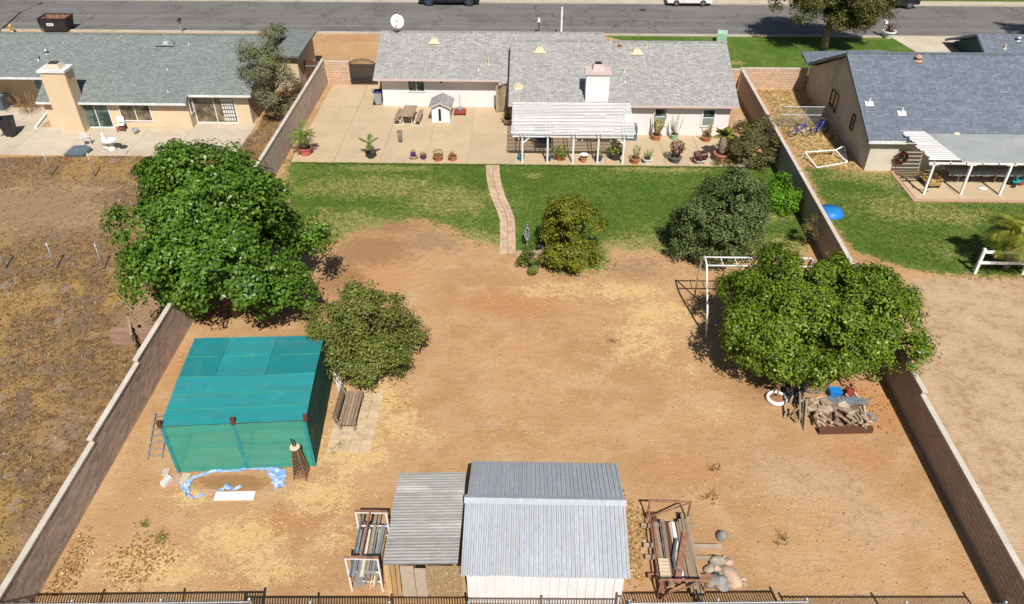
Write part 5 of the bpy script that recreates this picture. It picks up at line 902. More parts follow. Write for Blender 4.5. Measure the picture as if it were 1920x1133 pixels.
for s in (-1, 1): MB().prism([(s * .8, -.75, 1.10), (0, -.75, 1.48), (0, 1.05, 1.48), (s * .8, 1.05, 1.10)] if s > 0 else [(0, -.75, 1.48), (s * .8, -.75, 1.10), (s * .8, 1.05, 1.10), (0, 1.05, 1.48)], (0, 0, .05)).build('roof', M_roofc, dh); MB().bar((s * .8, -.77, 1.10), (0, -.77, 1.48), .03, .08).build('barge_board', M_pink, dh)
ct = thing('utility_cart', 'red low cart carrying a metal tub and upright pipe by the wall', 'cart', tuple(G(863, 215))[:2] + (.045,)); MB().box(-.42, .42, -.32, .32, .14, .3).build('deck', M_red, ct)
for sx in (-1, 1):
    for sy in (-1, 1): MB().lathe([(.07, -.025), (.07, .025)], (0, 0, 0), 10, Matrix.Translation((sx * .34, sy * .26, .07)) @ Matrix.Rotation(R(90), 4, 'X')).build('wheel', M_tyre, ct)
MB().lathe([(.2, 0), (.26, .16), (.24, .16), (.02, .1)], (0, 0, .302), 14).build('tub', M_galv, ct); MB().tube([(0, .1, .3), (0, .1, 1.45)], .025, 6).tube([(0, .1, 1.42), (.26, .1, 1.42)], .018, 5).tube([(0, .1, .9), (.22, .1, .9)], .018, 5).build('upright_pipe', M_galv, ct)
o = thing('ash_can', 'narrow galvanised metal cylinder standing on the patio', 'canister', tuple(G(751, 267))[:2] + (.045,)); MB().lathe([(.15, 0), (.15, .72), (.16, .75), (.13, .75), (.12, .7), (.01, .68)], (0, 0, 0), 14).build('body', M_galv, o, False, True); MB().lathe([(.155, 0), (.165, .03), (.155, .06)], (0, 0, .69), 14).build('rim', M_rust, o)
tb = thing('wheeled_bin', 'grey wheeled bin with blue lid at the corner of the white house', 'bin', tuple(G(711, 196))[:2] + (.045,)); MB().add([(-.22, -.24, .05), (.22, -.24, .05), (.22, .24, .05), (-.22, .24, .05), (-.29, -.3, .95), (.29, -.3, .95), (.29, .3, .95), (-.29, .3, .95)], [(3, 2, 1, 0), (4, 5, 6, 7), (0, 1, 5, 4), (1, 2, 6, 5), (2, 3, 7, 6), (3, 0, 4, 7)]).build('body', M_greyp, tb); MB().box(-.31, .31, -.33, .33, .951, 1.0).ball((0, 0, 1.0), (.28, .3, .08), 10, 6).build('lid', M_navy, tb)
for s in (-1, 1): MB().lathe([(.12, -.03), (.12, .03)], (0, 0, 0), 12, Matrix.Translation((-.3, s * .22, .12)) @ Matrix.Rotation(R(90), 4, 'X')).build('wheel', M_tyre, tb)
MB().tube([(-.3, -.2, .9), (-.42, -.2, 1.05), (-.42, .2, 1.05), (-.3, .2, .9)], .02, 6).build('handle', M_navy, tb)
# arched iron gate
ag = thing('iron_gate', 'black arched iron gate with mesh backing beside the block wall', 'gate', (-12.69, 57.45, 0)); hw = .98
for s in (-1, 1): MB().box(s * hw - .035, s * hw + .035, -.035, .035, 0, 1.72).build('gate_post', M_iron, ag)
arc = lambda x: 1.72 + .28 * (1 - (x / hw) ** 2)
MB().tube([(-hw + 2 * hw * k / 12, 0, arc(-hw + 2 * hw * k / 12)) for k in range(13)], .03, 6).tube([(-hw + 2 * hw * k / 12, 0, arc(-hw + 2 * hw * k / 12) - .14) for k in range(13)], .018, 6).build('arched_rail', M_iron, ag); MB().box(-hw + .036, hw - .036, -.02, .02, .08, .14).box(-hw + .036, hw - .036, -.02, .02, .58, .63).build('rail', M_iron, ag)
for k in range(15): x = -hw + 2 * hw * (k + 1) / 16; MB().box(x - .01, x + .01, -.012, .012, .141, arc(x) - .02).build('bar', M_iron, ag)
MB().box(-hw + .04, hw - .04, .022, .026, .1, 1.6).build('mesh_panel', M_mesh, ag)
# brown board fence left of the block wall
bf = thing('board_fence', 'dark brown board fence between the tan house and block wall', 'fence', (-17.3, 57.6, 0))
for i in range(22): x = -18.85 + i * .145; MB().box(x, x + .135, 57.6 + rnd.uniform(0, .01), 57.62 + rnd.uniform(0, .01), .02, 1.75 + rnd.uniform(-.02, .02)).build('board', M_woodb, bf, True)
MB().box(-18.85, -15.76, 57.54, 57.595, 1.35, 1.42).build('rail', M_galv, bf, True); [MB().tube([(x, 57.5, 0), (x, 57.5, 1.75)], .03, 6).build('post', M_galv, bf, True) for x in (-17.6, -16.1)]

# ---------------------------------------------------------------- yard things
mb_ = thing('monkey_bars', 'white pipe monkey bars beside the dome-shaped tree', 'monkey bars', (8.2, 28.9, 0))
for k, x in enumerate((0, 2.9)): MB().tube([(x, 1.6, 0), (x - .15, 1.1, 1.6), (x - .22, .62, 2.85), (x - .22, .34, 3.16), (x - .22, 0, 3.22), (x - .22, -.34, 3.16), (x - .22, -.62, 2.85), (x - .1, -1.25, 1.5), (x, -1.6, 0)], .045, 8).build('end_frame', M_white, mb_, False, True)
for y in (-.33, .33): MB().tube([(-.22, y, 3.15), (4.6, y, 3.15)], .04, 8).build('top_rail', M_white, mb_, False, True)
for k in range(6): MB().tube([(.5 + k * .62, -.33, 3.19), (.5 + k * .62, .33, 3.19)], .022, 6).build('rung', M_white, mb_)
MB().tube([(4.6, 1.5, 0), (4.6, .33, 3.15), (4.6, -.33, 3.15), (4.6, -1.5, 0)], .045, 8).build('end_frame', M_white, mb_, False, True)
# firewood heap
ti = tag(MB().cbox((0, 0, 0), (2.15, .2, .24)).build('railway_sleeper', M_woodb), 'dark old sleeper edging the front of the firewood heap', 'timber'); A, B = G(1524, 812), G(1642, 809); ti.location = ((A + B) / 2).to_tuple()[:2] + (.12,); ti.rotation_euler = (0, 0, math.atan2(B.y - A.y, B.x - A.x))
lg = 0
for i in range(78):
    row = i % 3; u = rnd.uniform(1522, 1628); v_ = (796, 778, 764)[row] + rnd.uniform(-6, 6); p = G(u - 8 * row, v_); l_ = rnd.uniform(.38, .7); r_ = rnd.uniform(.04, .07); z = rnd.choice((.1, .24, .38, .46)) * (1 - .12 * row)
    o = tag(MB().tube([(0, -l_ / 2, 0), (.02, 0, .01), (0, l_ / 2, 0)], [r_, r_ * 1.05, r_ * .9], 6).build('firewood_log', M_log), 'split log in the firewood heap under the dome-shaped tree', 'log', 'logs in the firewood heap'); o.location = (p.x, p.y, z); o.rotation_euler = (rnd.uniform(-.35, .15), rnd.uniform(-.2, .2), R(12) + rnd.gauss(0, .3) + (1.2 if row == 2 and rnd.random() < .4 else 0))
for i in range(16):
    u, v_ = rnd.uniform(1512, 1600), rnd.uniform(758, 776); p = G(u, v_, .35); o = tag(MB().cbox((0, 0, 0), (rnd.uniform(.2, .34), rnd.uniform(.2, .4), rnd.uniform(.06, .14))).build('wood_offcut', M_ply if i % 2 else M_woodg), 'sawn offcut lying on top of the firewood heap', 'offcut', 'sawn offcuts on the firewood heap'); o.location = (p.x, p.y, .42 + rnd.uniform(0, .1)); o.rotation_euler = (rnd.uniform(-.4, .4), rnd.uniform(-.3, .3), rnd.uniform(0, 3))
tag(MB().ball((0, 0, 0), (1.05, .6, .3), 14, 8, .1, 5).build('earth_mound', M_soil, None, False, True), 'dark earth mound below the firewood heap', 'mound').location = tuple(G(1578, 780))[:2] + (0,)
for i, (a_, b__) in enumerate((((1505, 800), (1508, 738)), ((1500, 790), (1500, 735)), ((1508, 808), (1513, 750)), ((1470, 785), (1487, 742)), ((1477, 783), (1500, 762)), ((1492, 793), (1489, 765)))):
    P, Q_ = G(*a_), G(*b__, .75); tag(MB().bar(P, Q_, .07).build('leaning_pole', M_woodg), ('thick pole nearest the logs, foot toward the camera', 'second pole from the logs leaning on the heap', 'short pole resting on the log ends', 'leftmost pole leaning left of the firewood heap', 'low slanting pole crossing the others left of the heap', 'thin pole between the leaning poles left of the heap')[i], 'pole')
wr = MB(); q_ = random.Random(4); cW = G(1527, 738)
for k in range(9): wr.tube([(math.cos(a / 10 * 6.283) * (.38 + .02 * k), .35 * math.cos(k) * .2 + q_.uniform(-.03, .03), .45 + math.sin(a / 10 * 6.283) * (.36 + .01 * k)) for a in range(11)], .012, 4)
o = tag(wr.build('wire_coil', M_net), 'coil of old wire standing behind the firewood', 'wire'); o.location = tuple(cW)[:2] + (.02,)
q = MB(); [q.tube([(x_, rnd.uniform(-.22, .22), rnd.uniform(-.1, .06)) for x_ in (-.1 + rnd.uniform(0, .3), .5, 1.0, 1.5 + rnd.uniform(-.3, .2))], rnd.uniform(.008, .02), 5) for k in range(60)]
o = tag(q.build('wire_bundle', pm('mesh_blue', (.10, .13, .18), (.2, .22, .25), 14, .6, .4)), 'long blue-grey bundle of wires lying behind the logs', 'wire'); o.location = tuple(G(1546, 765))[:2] + (.44,)
for k, (lb, u, v_, d, m_) in enumerate((('bright blue crate under the tree behind the firewood', 1563, 742, (.46, .34, .3), M_blue), ('red jerry can under the tree behind the firewood', 1590, 744, (.3, .2, .42), M_red))):
    t_ = thing('crate' if k == 0 else 'jerry_can', lb, 'crate' if k == 0 else 'can', tuple(G(u, v_))[:2] + (0,)); MB().cbox((0, 0, d[2] / 2), d).build('body', m_, t_)
    if k == 0: MB().box(-.25, .25, -.19, .19, d[2] + .001, d[2] + .04).build('rim', m_, t_)
    else: MB().tube([(-.1, 0, d[2]), (-.1, 0, d[2] + .08), (.08, 0, d[2] + .08), (.08, 0, d[2])], .02, 6).lathe([(.04, 0), (.04, .06)], (.12, 0, d[2]), 8).build('handle', m_, t_)
tag(MB().tube([tuple(G(u, v_, .06)) for u, v_ in ((1597, 720), (1601, 735), (1612, 748), (1620, 762), (1623, 778), (1620, 792), (1628, 800), (1635, 806))], .055, 7).build('drain_hose', M_cream, None, False, True), 'pale thick hose curving along the right of the firewood', 'hose')
cl2 = MB(); c0 = G(1624, 800)
for k in range(4): cl2.tube([(c0.x + math.cos(a * .5236) * (.18 + .03 * k), c0.y + math.sin(a * .5236) * (.16 + .03 * k), .42 + .03 * k + .03 * math.sin(a)) for a in range(13)], .018, 5)
tag(cl2.build('cable_coil', M_alu), 'grey coiled cable lying on the right end of the firewood', 'cable')
us = thing('umbrella_base', 'old white wheel rim stand with upright post left of the firewood', 'stand', tuple(G(1455, 750))[:2] + (0,)); MB().lathe([(.3, 0), (.42, .02), (.44, .14), (.36, .2), (.31, .17), (.3, .02)], (0, 0, 0), 18).build('rim', M_cream_s, us, False, True); MB().lathe([(.31, 0), (.2, .06), (.03, .08)], (0, 0, .1), 14).build('disc', M_rust, us); MB().tube([(0, 0, .15), (.03, .1, .75)], .035, 6).cbox((.03, .1, .77), (.38, .16, .04)).build('seat_post', M_rust, us)
tyre('old tyre lying flat at the shaded foot of the dome-shaped tree', tuple(G(1484, 745))[:2] + (.1,), r=.42); tyre('upper old tyre stacked on another beneath the dome-shaped tree', tuple(G(1487, 741))[:2] + (.31,), .12, 0, .4)
# hose stand and pink paving by the path
hs_ = thing('hose_stand', 'grey garden hose hung on a short post beside the path', 'hose', tuple(G(988, 462))[:2] + (0,)); MB().tube([(0, 0, 0), (0, 0, 1.35)], .04, 6).build('post', M_galv, hs_)
for k in range(5): MB().tube([(math.cos(a * .5236) * (.10 + .03 * math.sin(k * 2.1)), -.08 - .03 * k, .85 + .03 * (k % 3) + math.sin(a * .5236) * (.38 + .05 * math.sin(k * 3.))) for a in range(13)], .02, 5).build('hose_loop', M_alu, hs_)
tw2 = [('left pink paving slab below the hose stand', 978, 479, .55), ('right pink paving slab below the hose stand', 997, 478, .5)]
for lb, u, v_, w_ in tw2: tag(MB().box(-w_ / 2, w_ / 2, -.38, .38, -.05, .05).build('paving_slab', M_pinkpav), lb, 'slab').location = G(u, v_)
for i, (u, v_) in enumerate(((1009, 476), (1016, 474), (1013, 466))): tag(MB().ball((0, 0, .08), (.2, .16, .13), 9, 6, .12, 60 + i).build('rock', M_rock, None, False, True), ('left', 'right', 'rear')[i] + ' edging stone of three beneath the gold-tinged tree', 'rock').location = G(u, v_)
# field: fence posts, pallet, earth bank
for i, (u, v_, h_) in enumerate(((97.5, 329.5, 1.6), (178.5, 331, 1.6), (11, 503, 1.4), (106.5, 503.5, 1.55), (195, 505, 1.55))):
    t_ = thing('fence_post', ('left steel post of the two by the neighbour patio', 'right steel post of the two by the neighbour patio', 'leftmost steel post of three standing in the brown field', 'middle steel post of three standing in the brown field', 'rightmost steel post of three standing in the brown field')[i], 'post', G(u, v_), 0, 'bare steel posts in the vacant field'); MB().tube([(0, 0, -.1), (0, 0, h_)], .035, 8).build('pipe', M_galv, t_, False, True)
    if i > 1: MB().lathe([(.055, 0), (.055, .06)], (0, 0, h_ - .22), 8).lathe([(.055, 0), (.055, .05)], (0, 0, .12), 8).build('clamp', M_galv, t_)
bp = G(262, 655); pl_ = thing('pallet', 'weathered grey pallet leaning upright behind the left block wall', 'pallet', (bp.x - .25, bp.y + .3, 0), R(-62))
for i in range(6): MB().cbox((-.55 + i * .22, -.05, .55), (.12, .02, 1.1)).build('deck_board', M_woodg, pl_)
for z in (.06, .55, 1.06): MB().cbox((0, 0, z), (1.24, .08, .09)).build('stringer', M_woodg, pl_)
MB().cbox((0, .05, .8), (1.24, .02, .12)).build('back_board', M_woodg, pl_)
a_, b__ = G(205, 645), G(300, 650); tag(MB().cbox((0, 0, 0), (2.3, .35, .75)).build('bark_panel', pm('old_board', (.24, .15, .11), (.33, .21, .15), 3, .95, .5, stretch=(.5, 3, 4), dirt=(.40, .21, .09))), 'low weathered reddish board bank abutting the left block wall', 'board').location = (a_.x + 1.35, a_.y + .1, .36)

# ---------------------------------------------------------------- left neighbour's patio things
def chair(label, loc, rz, mat, fold=False):
    c_ = thing('folding_chair' if fold else 'garden_chair', label, 'chair', loc, rz); MB().box(-.24, .24, -.22, .22, .42, .46).build('seat', mat, c_); MB().cbox((0, .25, .72), (.46, .04, .38), rx=-.18).build('backrest', mat, c_)
    for sx in (-1, 1):
        for sy in (-1, 1): MB().bar((sx * .25, sy * .25, 0), (sx * .21, sy * .18, .42), .045).build('leg', M_iron if fold else mat, c_)
        MB().bar((sx * .22, .22, .46), (sx * .22, .24, .56), .04).build('back_post', mat, c_)
        if not fold: MB().bar((sx * .27, -.2, .64), (sx * .27, .24, .66), .04).bar((sx * .27, -.2, .46), (sx * .27, -.2, .64), .04).build('armrest', mat, c_)
    return c_
chair('white plastic garden chair on the tan house patio', tuple(G(165, 273))[:2] + (.055,), R(200), M_white); c_ = chair('white folding chair by the patio door with a red cloth below', tuple(G(230, 246))[:2] + (.055,), R(10), M_white, True); MB().cbox((0, -.05, .2), (.36, .36, .12)).build('red_cloth', M_red, c_)
fb = thing('garden_basin', 'white ornamental basin with a figure on the tan house patio', 'ornament', tuple(G(208, 282))[:2] + (.055,)); MB().lathe([(.28, 0), (.22, .08), (.13, .3), (.16, .45), (.42, .6), (.46, .68), (.4, .68), (.1, .55)], (.12, 0, 0), 16).build('basin', M_cream_s, fb, False, True); MB().lathe([(.2, .3), (.2, .7), (.12, .85), (.1, .95), (.13, 1.03), (.08, 1.14), (.01, 1.17)], (-.25, .05, 0), 12).box(-.4, -.1, -.1, .2, 0, .3).build('figure', M_cream_s, fb, False, True)
o = thing('bucket', 'pale blue bucket near the tan house window', 'bucket', tuple(G(256, 251))[:2] + (.055,)); MB().lathe([(.14, 0), (.2, .34), (.18, .34), (.13, .05)], (0, 0, 0), 14).build('body', M_greyp, o, False, True); MB().tube([(-.19, 0, .33), (0, -.14, .42), (.19, 0, .33)], .012, 5).build('handle', M_galv, o)
o = tag(MB().lathe([(.24, 0), (.26, .06), (.2, .06), (.02, .03)], (0, 0, 0), 14).build('plant_tray', M_dark), 'dark round tray beside the white basin', 'tray'); o.location = tuple(G(232, 278))[:2] + (.055,)
bn_ = thing('wheeled_bin', 'large black wheeled bin open on the tan house yard', 'bin', tuple(G(23, 255))[:2] + (.055,), R(15)); MB().add([(-.3, -.34, .1), (.3, -.34, .1), (.3, .34, .1), (-.3, .34, .1), (-.42, -.42, 1.25), (.42, -.42, 1.25), (.42, .42, 1.25), (-.42, .42, 1.25), (-.37, -.37, 1.25), (.37, -.37, 1.25), (.37, .37, 1.25), (-.37, .37, 1.25), (-.3, -.3, .5), (.3, -.3, .5), (.3, .3, .5), (-.3, .3, .5)], [(3, 2, 1, 0), (0, 1, 5, 4), (1, 2, 6, 5), (2, 3, 7, 6), (3, 0, 4, 7), (4, 5, 9, 8), (5, 6, 10, 9), (6, 7, 11, 10), (7, 4, 8, 11), (8, 9, 13, 12), (9, 10, 14, 13), (10, 11, 15, 14), (11, 8, 12, 15), (12, 13, 14, 15)]).build('body', M_black, bn_); MB().cbox((-.56, 0, .85), (.06, .84, .9), ry=.25).build('lid', M_black, bn_)
for s in (-1, 1): MB().lathe([(.13, -.04), (.13, .04)], (0, 0, 0), 12, Matrix.Translation((.1, s * .34 - .04, .13)) @ Matrix.Rotation(R(90), 4, 'X')).build('wheel', M_tyre, bn_)
A, B = G(68, 240), G(93, 211); plank('white fallen post lying on the tan house yard', (68, 243), (93, 211), .16, .14, M_white, 'fallen_post', .05, 'post')
o = tag(MB().prism([(-.75, -.5, 0), (.5, -.55, 0), (.72, .3, 0), (.3, .55, 0), (-.5, .45, 0)], (0, 0, .16)).build('folded_tarp', M_slate), 'dark slate folded tarp at the edge of the tan house patio', 'tarp'); o.location = tuple(G(150, 288))[:2] + (.01,); o.rotation_euler = (R(10), 0, 0); o.location.z = .12
MB_ = thing('dead_shrub', 'tall dry brown dead stalks by the tan house wall', 'plant', G(58, 212)); stems(MB_, 0, 16, 1.7, .9, .012, pm('stalk', (.42, .26, .12), (.3, .18, .08), 5, .9, .2), 33, 'stalk'); sprig(MB_, .05, .9, .9, LF_weed, 320, .12, 34, aspect=.2)
plank('low pale concrete step at the patio front of the tan house', (170, 290), (240, 288), .25, .14, M_concg, 'step', .0, 'step')

# ---------------------------------------------------------------- right neighbour's things
def bike(label, loc, rz, lean, s=1.):
    b_ = thing('bicycle', label, 'bicycle', loc, rz, 'bicycles by the chain-link gate'); b_.rotation_euler = (lean, 0, rz); wr_ = .33 * s
    for x in (-.5 * s, .5 * s):
        w_ = MB().tube([(x + math.cos(k * .3927) * wr_, 0, wr_ + .03 + math.sin(k * .3927) * wr_) for k in range(17)], .028, 6).build('wheel', M_tyre, b_); g = MB()
        for k in range(8): g.bar((x, 0, wr_ + .03), (x + math.cos(k * .785) * wr_, 0, wr_ + .03 + math.sin(k * .785) * wr_), .008)
        g.build('spokes', M_alu, w_)
    B_, S_, H_2, F_ = Vector((-.05 * s, 0, .33 * s)), Vector((-.18 * s, 0, .78 * s)), Vector((.36 * s, 0, .8 * s)), Vector((.5 * s, 0, wr_ + .03)); Rr = Vector((-.5 * s, 0, wr_ + .03))
    MB().tube([B_, S_], .035).tube([B_, H_2], .042).tube([S_ * .9 + H_2 * .1, H_2], .035).tube([B_, Rr], .026).tube([S_ * .95, Rr], .026).tube([H_2 + Vector((-.02, 0, .1)), F_], .034).build('frame', pm('bike_blue', (.03, .03, .28), (.04, .04, .34), 4, .4, .05), b_); MB().cbox(S_ + Vector((0, 0, .04)), (.24 * s, .14 * s, .06)).build('saddle', M_dark, b_); MB().tube([H_2 + Vector((-.02, -.28 * s, .2)), H_2 + Vector((.02, 0, .14)), H_2 + Vector((-.02, .28 * s, .2))], .018).build('handlebar', M_alu, b_); MB().lathe([(.09 * s, -.02), (.09 * s, .02)], (0, 0, 0), 10, Matrix.Translation(B_) @ Matrix.Rotation(R(90), 4, 'X')).bar(B_ + Vector((-.12, .06, 0)), B_ + Vector((.12, .06, 0)), .03).build('crank', M_alu, b_)
bike('blue bicycle on the left leaning at the chain-link gate', tuple(G(1497, 257))[:2] + (.02,), R(6), R(-14)); bike('blue bicycle on the right leaning at the chain-link gate', tuple(G(1536, 252))[:2] + (.02,), R(28), R(-14))
cg = thing('chain_link_gate', 'bare chain-link gate panel behind the two bicycles', 'gate', tuple(G(1520, 240))[:2] + (0,)); xg = 17.3 - G(1520, 240).x; x2 = 20.6 - G(1520, 240).x
for x in (xg, (xg + x2) / 2 - .1, x2): MB().tube([(x, .1, 0), (x, .1, 1.5)], .035, 7).build('post', M_galv, cg)
MB().tube([(xg, .1, 1.48), (x2, .1, 1.48)], .025, 6).build('top_rail', M_galv, cg); MB().tube([(xg, .1, .9), (x2, .1, .9)], .025, 6).build('mid_rail', M_galv, cg); MB().box(xg + .04, x2 - .04, .09, .1, .05, 1.45).build('mesh_panel', M_netw, cg)
def pw(u, v_, z=0.): return G(u, v_, z)
gl = thing('soccer_goal', 'small white soccer goal tipped on the dry side yard', 'goal', pw(1545, 300)); o0 = gl.location.copy(); c1, c2, c3, c4 = pw(1531, 316), pw(1588, 306), pw(1509, 287, .35), pw(1566, 283, .35); c5 = pw(1582, 275, .5)
for a_, b__, nm in ((c1, c2, 'crossbar'), (c1, c3, 'goal_post'), (c3, c4, 'back_bar'), (c4, c2, 'side_bar'), (c4, c5, 'stay'), (c5, c2, 'goal_post')): MB().tube([a_ - o0 + Vector((0, 0, .05)), b__ - o0 + Vector((0, 0, .05))], .045, 7).build(nm, M_white, gl)
MB().add([c4 - o0 + Vector((0, 0, .05)), c5 - o0 + Vector((0, 0, .05)), c2 - o0 + Vector((0, 0, .05))], [(0, 1, 2)]).build('net', M_netw, gl)
for a_ in (c3, c4): MB().tube([a_ - o0 + Vector((0, 0, .05)), Vector((a_.x - o0.x - .15, a_.y - o0.y, 0))], .03, 6).build('back_leg', M_white, gl)
po = thing('paddling_pool', 'bright blue plastic paddling pool upside down by the right wall', 'pool', tuple(G(1557, 400))[:2] + (0,)); MB().lathe([(.72, 0), (.7, .1), (.62, .16), (.6, .24), (.1, .27), (.01, .27)], (0, 0, 0), 22).build('shell', M_blue, po, False, True); MB().lathe([(.74, 0), (.74, .04), (.72, .05)], (0, 0, 0), 22).build('rim', M_blue, po)
rf = thing('rail_fence', 'white two-rail wooden fence at the right edge of the lawn', 'fence', G(1827, 513)); o0 = rf.location
for i in range(3): MB().box(-.07 + i * 2.4, .07 + i * 2.4, -.07, .07, 0, 1.5).build('post', M_white, rf)
for z in (.72, 1.36): MB().box(-.1, 5.2, -.11, -.071, z - .08, z + .08).build('rail', M_white, rf)
wg = thing('garden_wagon', 'yellow slatted garden wagon under the right patio roof', 'wagon', tuple(G(1740, 348))[:2] + (.055,), R(8)); MB().box(-.42, .42, -.75, .75, .32, .37).build('deck', M_yel, wg)
for x in (-.42, .42): [MB().box(x - .02, x + .02, -.75, .75, z, z + .05).build('side_rail', M_yel, wg) for z in (.48, .62, .74)]
for y in (-.75, .75): [MB().box(-.42, .42, y - .02, y + .02, z, z + .05).build('end_rail', M_yel, wg) for z in (.48, .74)]
for x in (-.42, .42): [MB().box(x - .03, x + .03, y - .03, y + .03, .371, .8).build('stake', M_yel, wg) for y in (-.72, .72)]
for x in (-.42, .42): [MB().lathe([(.06, -.055), (.16, -.05), (.17, 0), (.16, .05), (.06, .055)], (0, 0, 0), 14, Matrix.Translation((x, y, .17)) @ Matrix.Rotation(R(90), 4, 'Y')).build('wheel', M_tyre, wg) for y in (-.5, .5)]
wg.scale = (.82, .82, .82)
tb_ = thing('long_table', 'long table under a grey draped cloth below the right patio roof', 'table', (28.0, 42.75, .055)); MB().box(-2.6, 4, -.4, .4, .68, .72).build('tabletop', M_woodx, tb_)
cv = MB(); vs = []
for i in range(41):
    x = -2.75 + i * 6.9 / 40
    for (y, z) in ((.5, .45), (.45, .73), (0, .735), (-.45, .73), (-.52, .55 + .05 * math.sin(i * 1.3) + .03 * math.sin(i * 2.9))): vs.append((x, y + .02 * math.sin(i * 1.7), z))
cv.add(vs, [(i * 5 + k, i * 5 + k + 1, i * 5 + k + 6, i * 5 + k + 5) for i in range(40) for k in range(4)]).build('tablecloth', pm('cloth_grey', (.46, .46, .42), (.36, .38, .36), 3, .9, .3), tb_, False, True)
for x in (-2.0, .2, 2.6): MB().bar((x, -.3, 0), (x, -.3, .68), .05).bar((x, .3, 0), (x, .3, .68), .05).bar((x, -.3, .06), (x, .3, .06), .04).build('leg', M_galv, tb_)
hr = thing('wall_hose', 'dark red hose coiled on the beige wall by the patio', 'hose', (22.9, 43.9, 1.0))
for k in range(6): MB().tube([(math.cos(a * .5236) * (.26 + .03 * k), -.05 - .012 * k, math.sin(a * .5236) * (.26 + .03 * k)) for a in range(13)], .018, 5).build('hose_loop', M_hose, hr)
MB().box(-.12, .12, -.12, .1, -.08, .12).build('bracket', M_iron, hr); MB().tube([(-.25, -.05, -.3), (-.2, -.4, -.9), (.3, -1.3, -.93), (.2, -2.2, -.93), (.9, -2.7, -.93)], .022, 5).build('hose_end', M_hose, hr)
tr_ = thing('tricycle', 'turquoise toy tricycle under the right patio roof', 'tricycle', tuple(G(1905, 350))[:2] + (.055,), R(10)); MB().ball((-.1, 0, .3), (.32, .16, .12), 10, 6).build('body', M_teal, tr_, False, True); MB().cbox((-.25, 0, .5), (.08, .3, .22)).build('seat_back', M_teal, tr_); MB().bar((.25, 0, .25), (.18, 0, .62), .05).tube([(.18, -.2, .62), (.18, .2, .62)], .025).build('handlebar', M_teal, tr_)
for x, y, r_ in ((.3, 0, .17), (-.35, .2, .12), (-.35, -.2, .12)): MB().lathe([(r_, -.04), (r_, .04)], (0, 0, 0), 14, Matrix.Translation((x, y, r_)) @ Matrix.Rotation(R(90), 4, 'X')).build('wheel', M_red if r_ > .15 else M_tyre, tr_)
o = tag(MB().ball((0, 0, .05), (.3, .16, .05), 10, 6, .3, 5).build('paper_bag', M_cream_s), 'white crumpled bag lying on the right patio floor', 'bag'); o.location = tuple(G(1842, 356))[:2] + (.055,)

# ---------------------------------------------------------------- street things
sk = thing('skip_bin', 'open black steel skip with rusty inside standing on the road', 'skip', tuple(G(112, 57))[:2] + (.005,)); hw, hb, dd_ = 1.25, 1.0, .75
MB().add([(-hb, -dd_, .12), (hb, -dd_, .12), (hb, dd_, .12), (-hb, dd_, .12), (-hw, -dd_, 1.2), (hw, -dd_, 1.2), (hw, dd_, 1.2), (-hw, dd_, 1.2)], [(3, 2, 1, 0), (0, 1, 5, 4), (1, 2, 6, 5), (2, 3, 7, 6), (3, 0, 4, 7)]).build('shell', M_black, sk); MB().add([(-hb + .05, -dd_ + .05, .2), (hb - .05, -dd_ + .05, .2), (hb - .05, dd_ - .05, .2), (-hb + .05, dd_ - .05, .2), (-hw + .06, -dd_ + .05, 1.19), (hw - .06, -dd_ + .05, 1.19), (hw - .06, dd_ - .05, 1.19), (-hw + .06, dd_ - .05, 1.19)], [(0, 1, 2, 3), (4, 5, 1, 0), (5, 6, 2, 1), (6, 7, 3, 2), (7, 4, 0, 3)]).build('lining', M_rust, sk)
for p_, q__ in (((-hw, -dd_), (hw, -dd_)), ((hw, -dd_), (hw, dd_)), ((hw, dd_), (-hw, dd_)), ((-hw, dd_), (-hw, -dd_))): MB().bar((*p_, 1.22), (*q__, 1.22), .09).build('rim', M_black, sk)
for s in (-1, 1): MB().box(s * .8 - .08, s * .8 + .08, -.6, .6, 0, .118).build('skid', M_black, sk); MB().bar((s * 1.13, -dd_ - .04, .15), (s * 1.2, -dd_ - .04, 1.15), .07).build('rib', M_black, sk)
MB().box(-.55, .05, -dd_ - .012, -dd_ - .004, .62, .85).build('notice', M_white, sk)
[MB().box(-.45 + i * .14, -.37 + i * .14, -dd_ - .016, -dd_ - .0125, .68 + .02 * (i % 2), .79).build('notice_mark', M_dark, sk) for i in range(3)]
def wheel(parent, x, y, r, rimm, w_=.22, n=5):
    T = Matrix.Translation((x, y, r)) @ Matrix.Rotation(R(90), 4, 'X'); w0 = MB().lathe([(r * .6, -w_ / 2), (r * .92, -w_ / 2), (r, -w_ * .3), (r, w_ * .3), (r * .92, w_ / 2), (r * .6, w_ / 2)], (0, 0, 0), 20, T).build('wheel', M_tyre, parent); s = 1 if y < 0 else -1; g = MB().lathe([(r * .62, w_ * .3 * s), (r * .62, w_ * .42 * s), (r * .54, w_ * .42 * s), (r * .52, w_ * .2 * s)], (0, 0, 0), 20, T)
    for k in range(n): a = 2 * math.pi * k / n; g.bar(T @ Vector((0, 0, w_ * .4 * s)), T @ Vector((math.cos(a) * r * .6, math.sin(a) * r * .6, w_ * .4 * s)), r * .2, .04)
    g.build('rim', rimm, w0)
